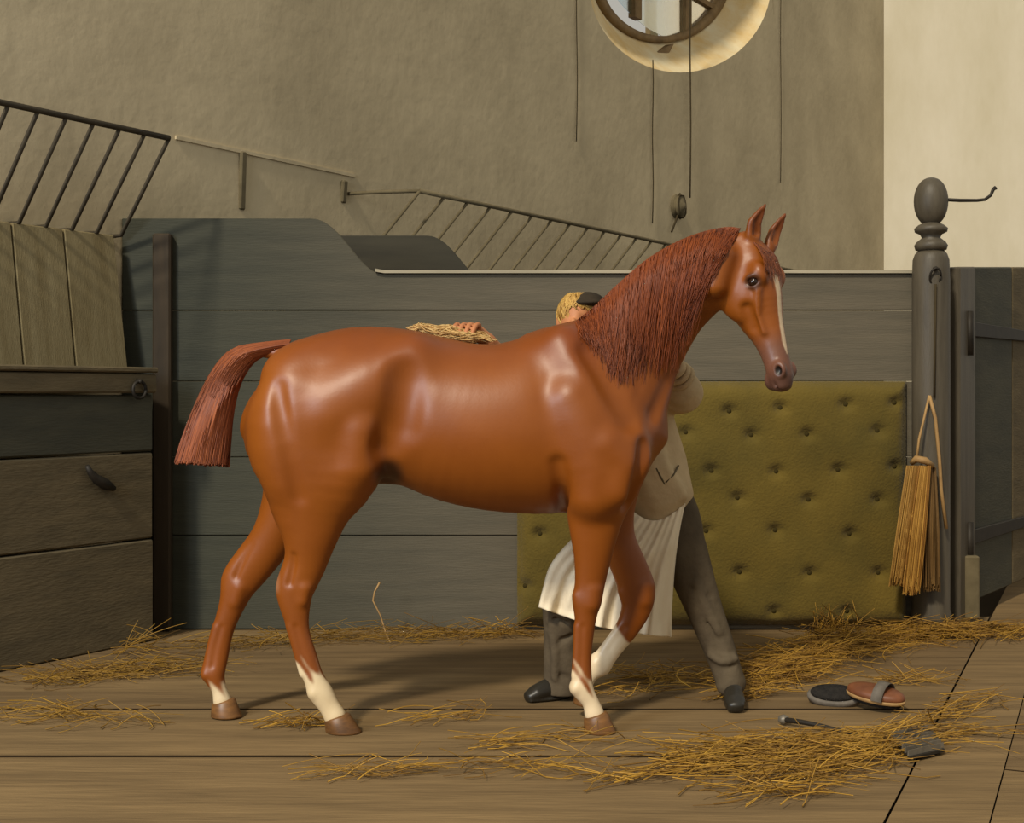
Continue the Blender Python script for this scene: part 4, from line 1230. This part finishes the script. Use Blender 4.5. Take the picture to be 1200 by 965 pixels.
mb = MB(); mb.tube([P(1068, 543, 7.50), P(1074, 538, 7.47), P(1084, 540, 7.44), P(1093, 546, 7.48)], [.014, .02, .02, .014], 8); mb.build('knot', M['pale_wood'], tas)

# ------------------------------------------------------------------ brushes and curry comb on the floor
def oval(c, ex, ey, ez, a, b, prof, n_=32):
    """lathe-like oval body; prof rows: scale, height"""
    vs, fs = [], []
    for s_, h in prof:
        for j in range(n_):
            t = 2 * math.pi * j / n_
            vs.append(V(c) + V(ex) * (a * s_ * math.cos(t)) + V(ey) * (b * s_ * math.sin(t)) + V(ez) * h)
    k = len(prof)
    for i in range(k - 1):
        for j in range(n_): fs.append((i * n_ + j, i * n_ + (j + 1) % n_, (i + 1) * n_ + (j + 1) % n_, (i + 1) * n_ + j))
    fs += [tuple(range(n_))[::-1], tuple((k - 1) * n_ + j for j in range(n_))]
    return vs, fs
g = G(985, 829)
br1 = empty('grooming_brush', (g.x, g.y, 0), 'black bristled oval brush lying bristles up on the floor', 'brush', 'grooming brushes on the floor')
ex, ez = V((.95, -.30, 0)).normalized(), V((-.10, -.50, .86)).normalized(); ey = ez.cross(ex).normalized(); ez = ex.cross(ey)
c = V((g.x - .02, g.y + .03, .045))
build('back', *oval(c, ex, ey, ez, .115, .058, [(.8, -.03), (.97, -.026), (1, -.01), (1, .002), (.9, .006)]), M['strap'], br1)
build('bristles', *oval(c, ex, ey, ez, .098, .046, [(1, .0), (1.03, .014), (.98, .022), (.6, .024)]), M['bristle'], br1)
g = G(1030, 836)
br2 = empty('grooming_brush', (g.x, g.y, 0), 'brown leather-backed brush with a grey hand strap leaning beside the black one', 'brush', 'grooming brushes on the floor')
ex, ez = V((.80, -.60, -.10)).normalized(), V((.25, -.35, .90)).normalized(); ey = ez.cross(ex).normalized(); ez = ex.cross(ey).normalized()
c = V((g.x, g.y + .05, .062))
build('back', *oval(c, ex, ey, ez, .125, .066, [(1, .0), (1.02, .012), (.97, .024), (.85, .032), (.5, .036)]), M['leather_brown'], br2)
build('rim', *oval(c, ex, ey, ez, .126, .067, [(.96, -.012), (1.02, -.010), (1.03, .0), (1.0, .004)]), M['pale_wood'], br2)
build('bristles', *oval(c, ex, ey, ez, .113, .056, [(.9, -.03), (.98, -.027), (1, -.012)]), M['bristle'], br2)
mb = MB()
arc = []
for i in range(13):
    t = math.pi * i / 12
    arc.append(c + ey * (-.072 * math.cos(t)) + ez * (.005 + .055 * math.sin(t)) + ex * .03)
vs = []
for p in arc: vs += [p - ex * .024, p + ex * .024, p + ex * .024 + (p - c).normalized() * .004, p - ex * .024 + (p - c).normalized() * .004]
fs = []
for i in range(12):
    for e_ in range(4): fs.append((i * 4 + e_, i * 4 + (e_ + 1) % 4, i * 4 + 4 + (e_ + 1) % 4, i * 4 + 4 + e_))
mb.add(vs, fs); mb.build('hand_strap', M['strap'], br2)

cc = empty('curry_comb', G(1000, 872), 'long-handled iron curry comb with toothed ridges lying in the straw', 'curry comb')
a_ = G(917, 850); b_ = G(1050, 876); a_.z = .022; b_.z = .020
mb = MB(); mb.tube([a_.lerp(b_, t / 6) + V((0, 0, .006 * math.sin(t))) for t in range(7)], [.011, .010, .009, .009, .009, .009, .009], 8); mb.build('handle', M['iron'], cc)
mb = MB(); mb.tube([a_ + V((-.012, .01, 0)), a_ + V((.005, .0, .0)), a_ + V((.025, -.003, 0))], [.014, .021, .013], 10); mb.build('handle_knob', M['steel'], cc)
q = [G(1043, 870), G(1086, 862), G(1107, 886), G(1066, 896)]
mb = MB(); mb.hexa([V((p.x, p.y, .014)) for p in q], [V((p.x, p.y, .024)) for p in q]); mb.build('plate', M['iron'], cc, smooth=False)
for i in range(7):
    t = (i + .5) / 7
    e0, e1 = q[0].lerp(q[3], t), q[1].lerp(q[2], t)
    d = (e1 - e0).normalized(); nn = V((-d.y, d.x, 0)) * .004
    mb = MB(); mb.hexa([V((p.x, p.y, .022)) for p in (e0 - nn, e1 - nn, e1 + nn, e0 + nn)], [V((p.x, p.y, .044)) for p in (e0 - nn * .5, e1 - nn * .5, e1 + nn * .5, e0 + nn * .5)])
    mb.build('ridge', M['steel'], cc, smooth=False)

# ------------------------------------------------------------------ straw on the floor
def pile(label, *layers):
    ps, cs = [], []
    for l in layers:
        dull = l.pop('dull', 0.0)
        p = straw_paths(**l); ps.append(p); cs.append(straw_cols(len(p), dull))
    p = np.concatenate(ps); c = np.concatenate(cs)
    o = strands('straw', p, nr.uniform(.0014, .0032, len(p)), M['straw'], c, taper=.7, kind='stuff')
    tag(o, label, 'straw', None, 'stuff')
S_ = lambda n, path, width, length, ang, spread, **k: dict(n=int(n * .62), path=path, width=width, length=length, ang=ang, spread=spread, **k)
pile('heap of golden straw along the foot of the padding up to the post',
     S_(900, [(890, 800), (940, 778), (1000, 762), (1060, 750), (1110, 742)], .11, .42, 22, 24, lift=.03, height=.07),
     S_(260, [(870, 806), (930, 790)], .09, .4, 18, 25, height=.05), S_(160, [(960, 750), (990, 745)], .06, .3, 50, 30, lift=.08, height=.08))
pile('straw drifted against the foot of the dark gate', S_(420, [(1060, 748), (1110, 738), (1160, 740), (1215, 742)], .10, .38, 12, 30, lift=.03, height=.06))
pile('thick golden straw in the right foreground around the curry comb',
     S_(430, [(800, 905), (860, 892), (930, 886), (1000, 878)], .085, .50, 16, 15, height=.05), S_(260, [(900, 915), (960, 908), (1020, 888), (1060, 868)], .08, .48, 24, 17, height=.045),
     S_(130, [(1030, 880), (1090, 850), (1150, 822)], .05, .42, 35, 14, lift=.03, height=.04), S_(40, [(1080, 866), (1180, 862)], .035, .45, 4, 12, height=.03),
     S_(60, [(860, 935), (960, 925)], .06, .36, 24, 20, height=.03), S_(50, [(1050, 800), (1110, 800)], .05, .3, 10, 25, height=.03))
pile('scattered straw in the middle foreground before the horse',
     S_(55, [(360, 912), (430, 908), (500, 905)], .035, .28, 12, 18, height=.03), S_(70, [(500, 895), (620, 905), (700, 915), (780, 912)], .05, .36, 12, 18, height=.03),
     S_(60, [(560, 880), (640, 872), (760, 868)], .06, .32, 15, 20, height=.025), S_(40, [(480, 845), (570, 840)], .06, .26, 20, 25, height=.025))
pile('loose straw around the groom feet', S_(120, [(735, 795), (780, 800), (830, 800)], .07, .30, 30, 32, height=.04), S_(50, [(700, 820), (790, 805)], .08, .26, 25, 30, height=.03), S_(60, [(850, 822), (900, 815)], .04, .26, 10, 20, height=.06))
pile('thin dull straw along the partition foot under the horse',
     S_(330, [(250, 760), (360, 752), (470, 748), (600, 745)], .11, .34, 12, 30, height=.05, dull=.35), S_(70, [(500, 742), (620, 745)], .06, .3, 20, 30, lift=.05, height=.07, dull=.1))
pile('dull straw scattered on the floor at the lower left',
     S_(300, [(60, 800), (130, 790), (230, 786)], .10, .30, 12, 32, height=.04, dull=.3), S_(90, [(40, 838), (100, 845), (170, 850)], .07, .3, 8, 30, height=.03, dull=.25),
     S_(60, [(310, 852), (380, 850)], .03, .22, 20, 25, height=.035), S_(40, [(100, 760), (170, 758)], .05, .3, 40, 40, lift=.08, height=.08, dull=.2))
mb = MB(); b = G(452, 748)
mb.tube([P(459, 757, b.y - .15), P(452, 742, b.y), P(446, 722, b.y), P(437, 704, b.y), P(439, 694, b.y), P(445, 683, b.y)], [.005, .005, .0045, .005, .005, .006], 6)
o = mb.build('straw_stalk', M['pale_wood']); tag(o, 'tall bent straw stalk standing up from the floor by the partition', 'straw')
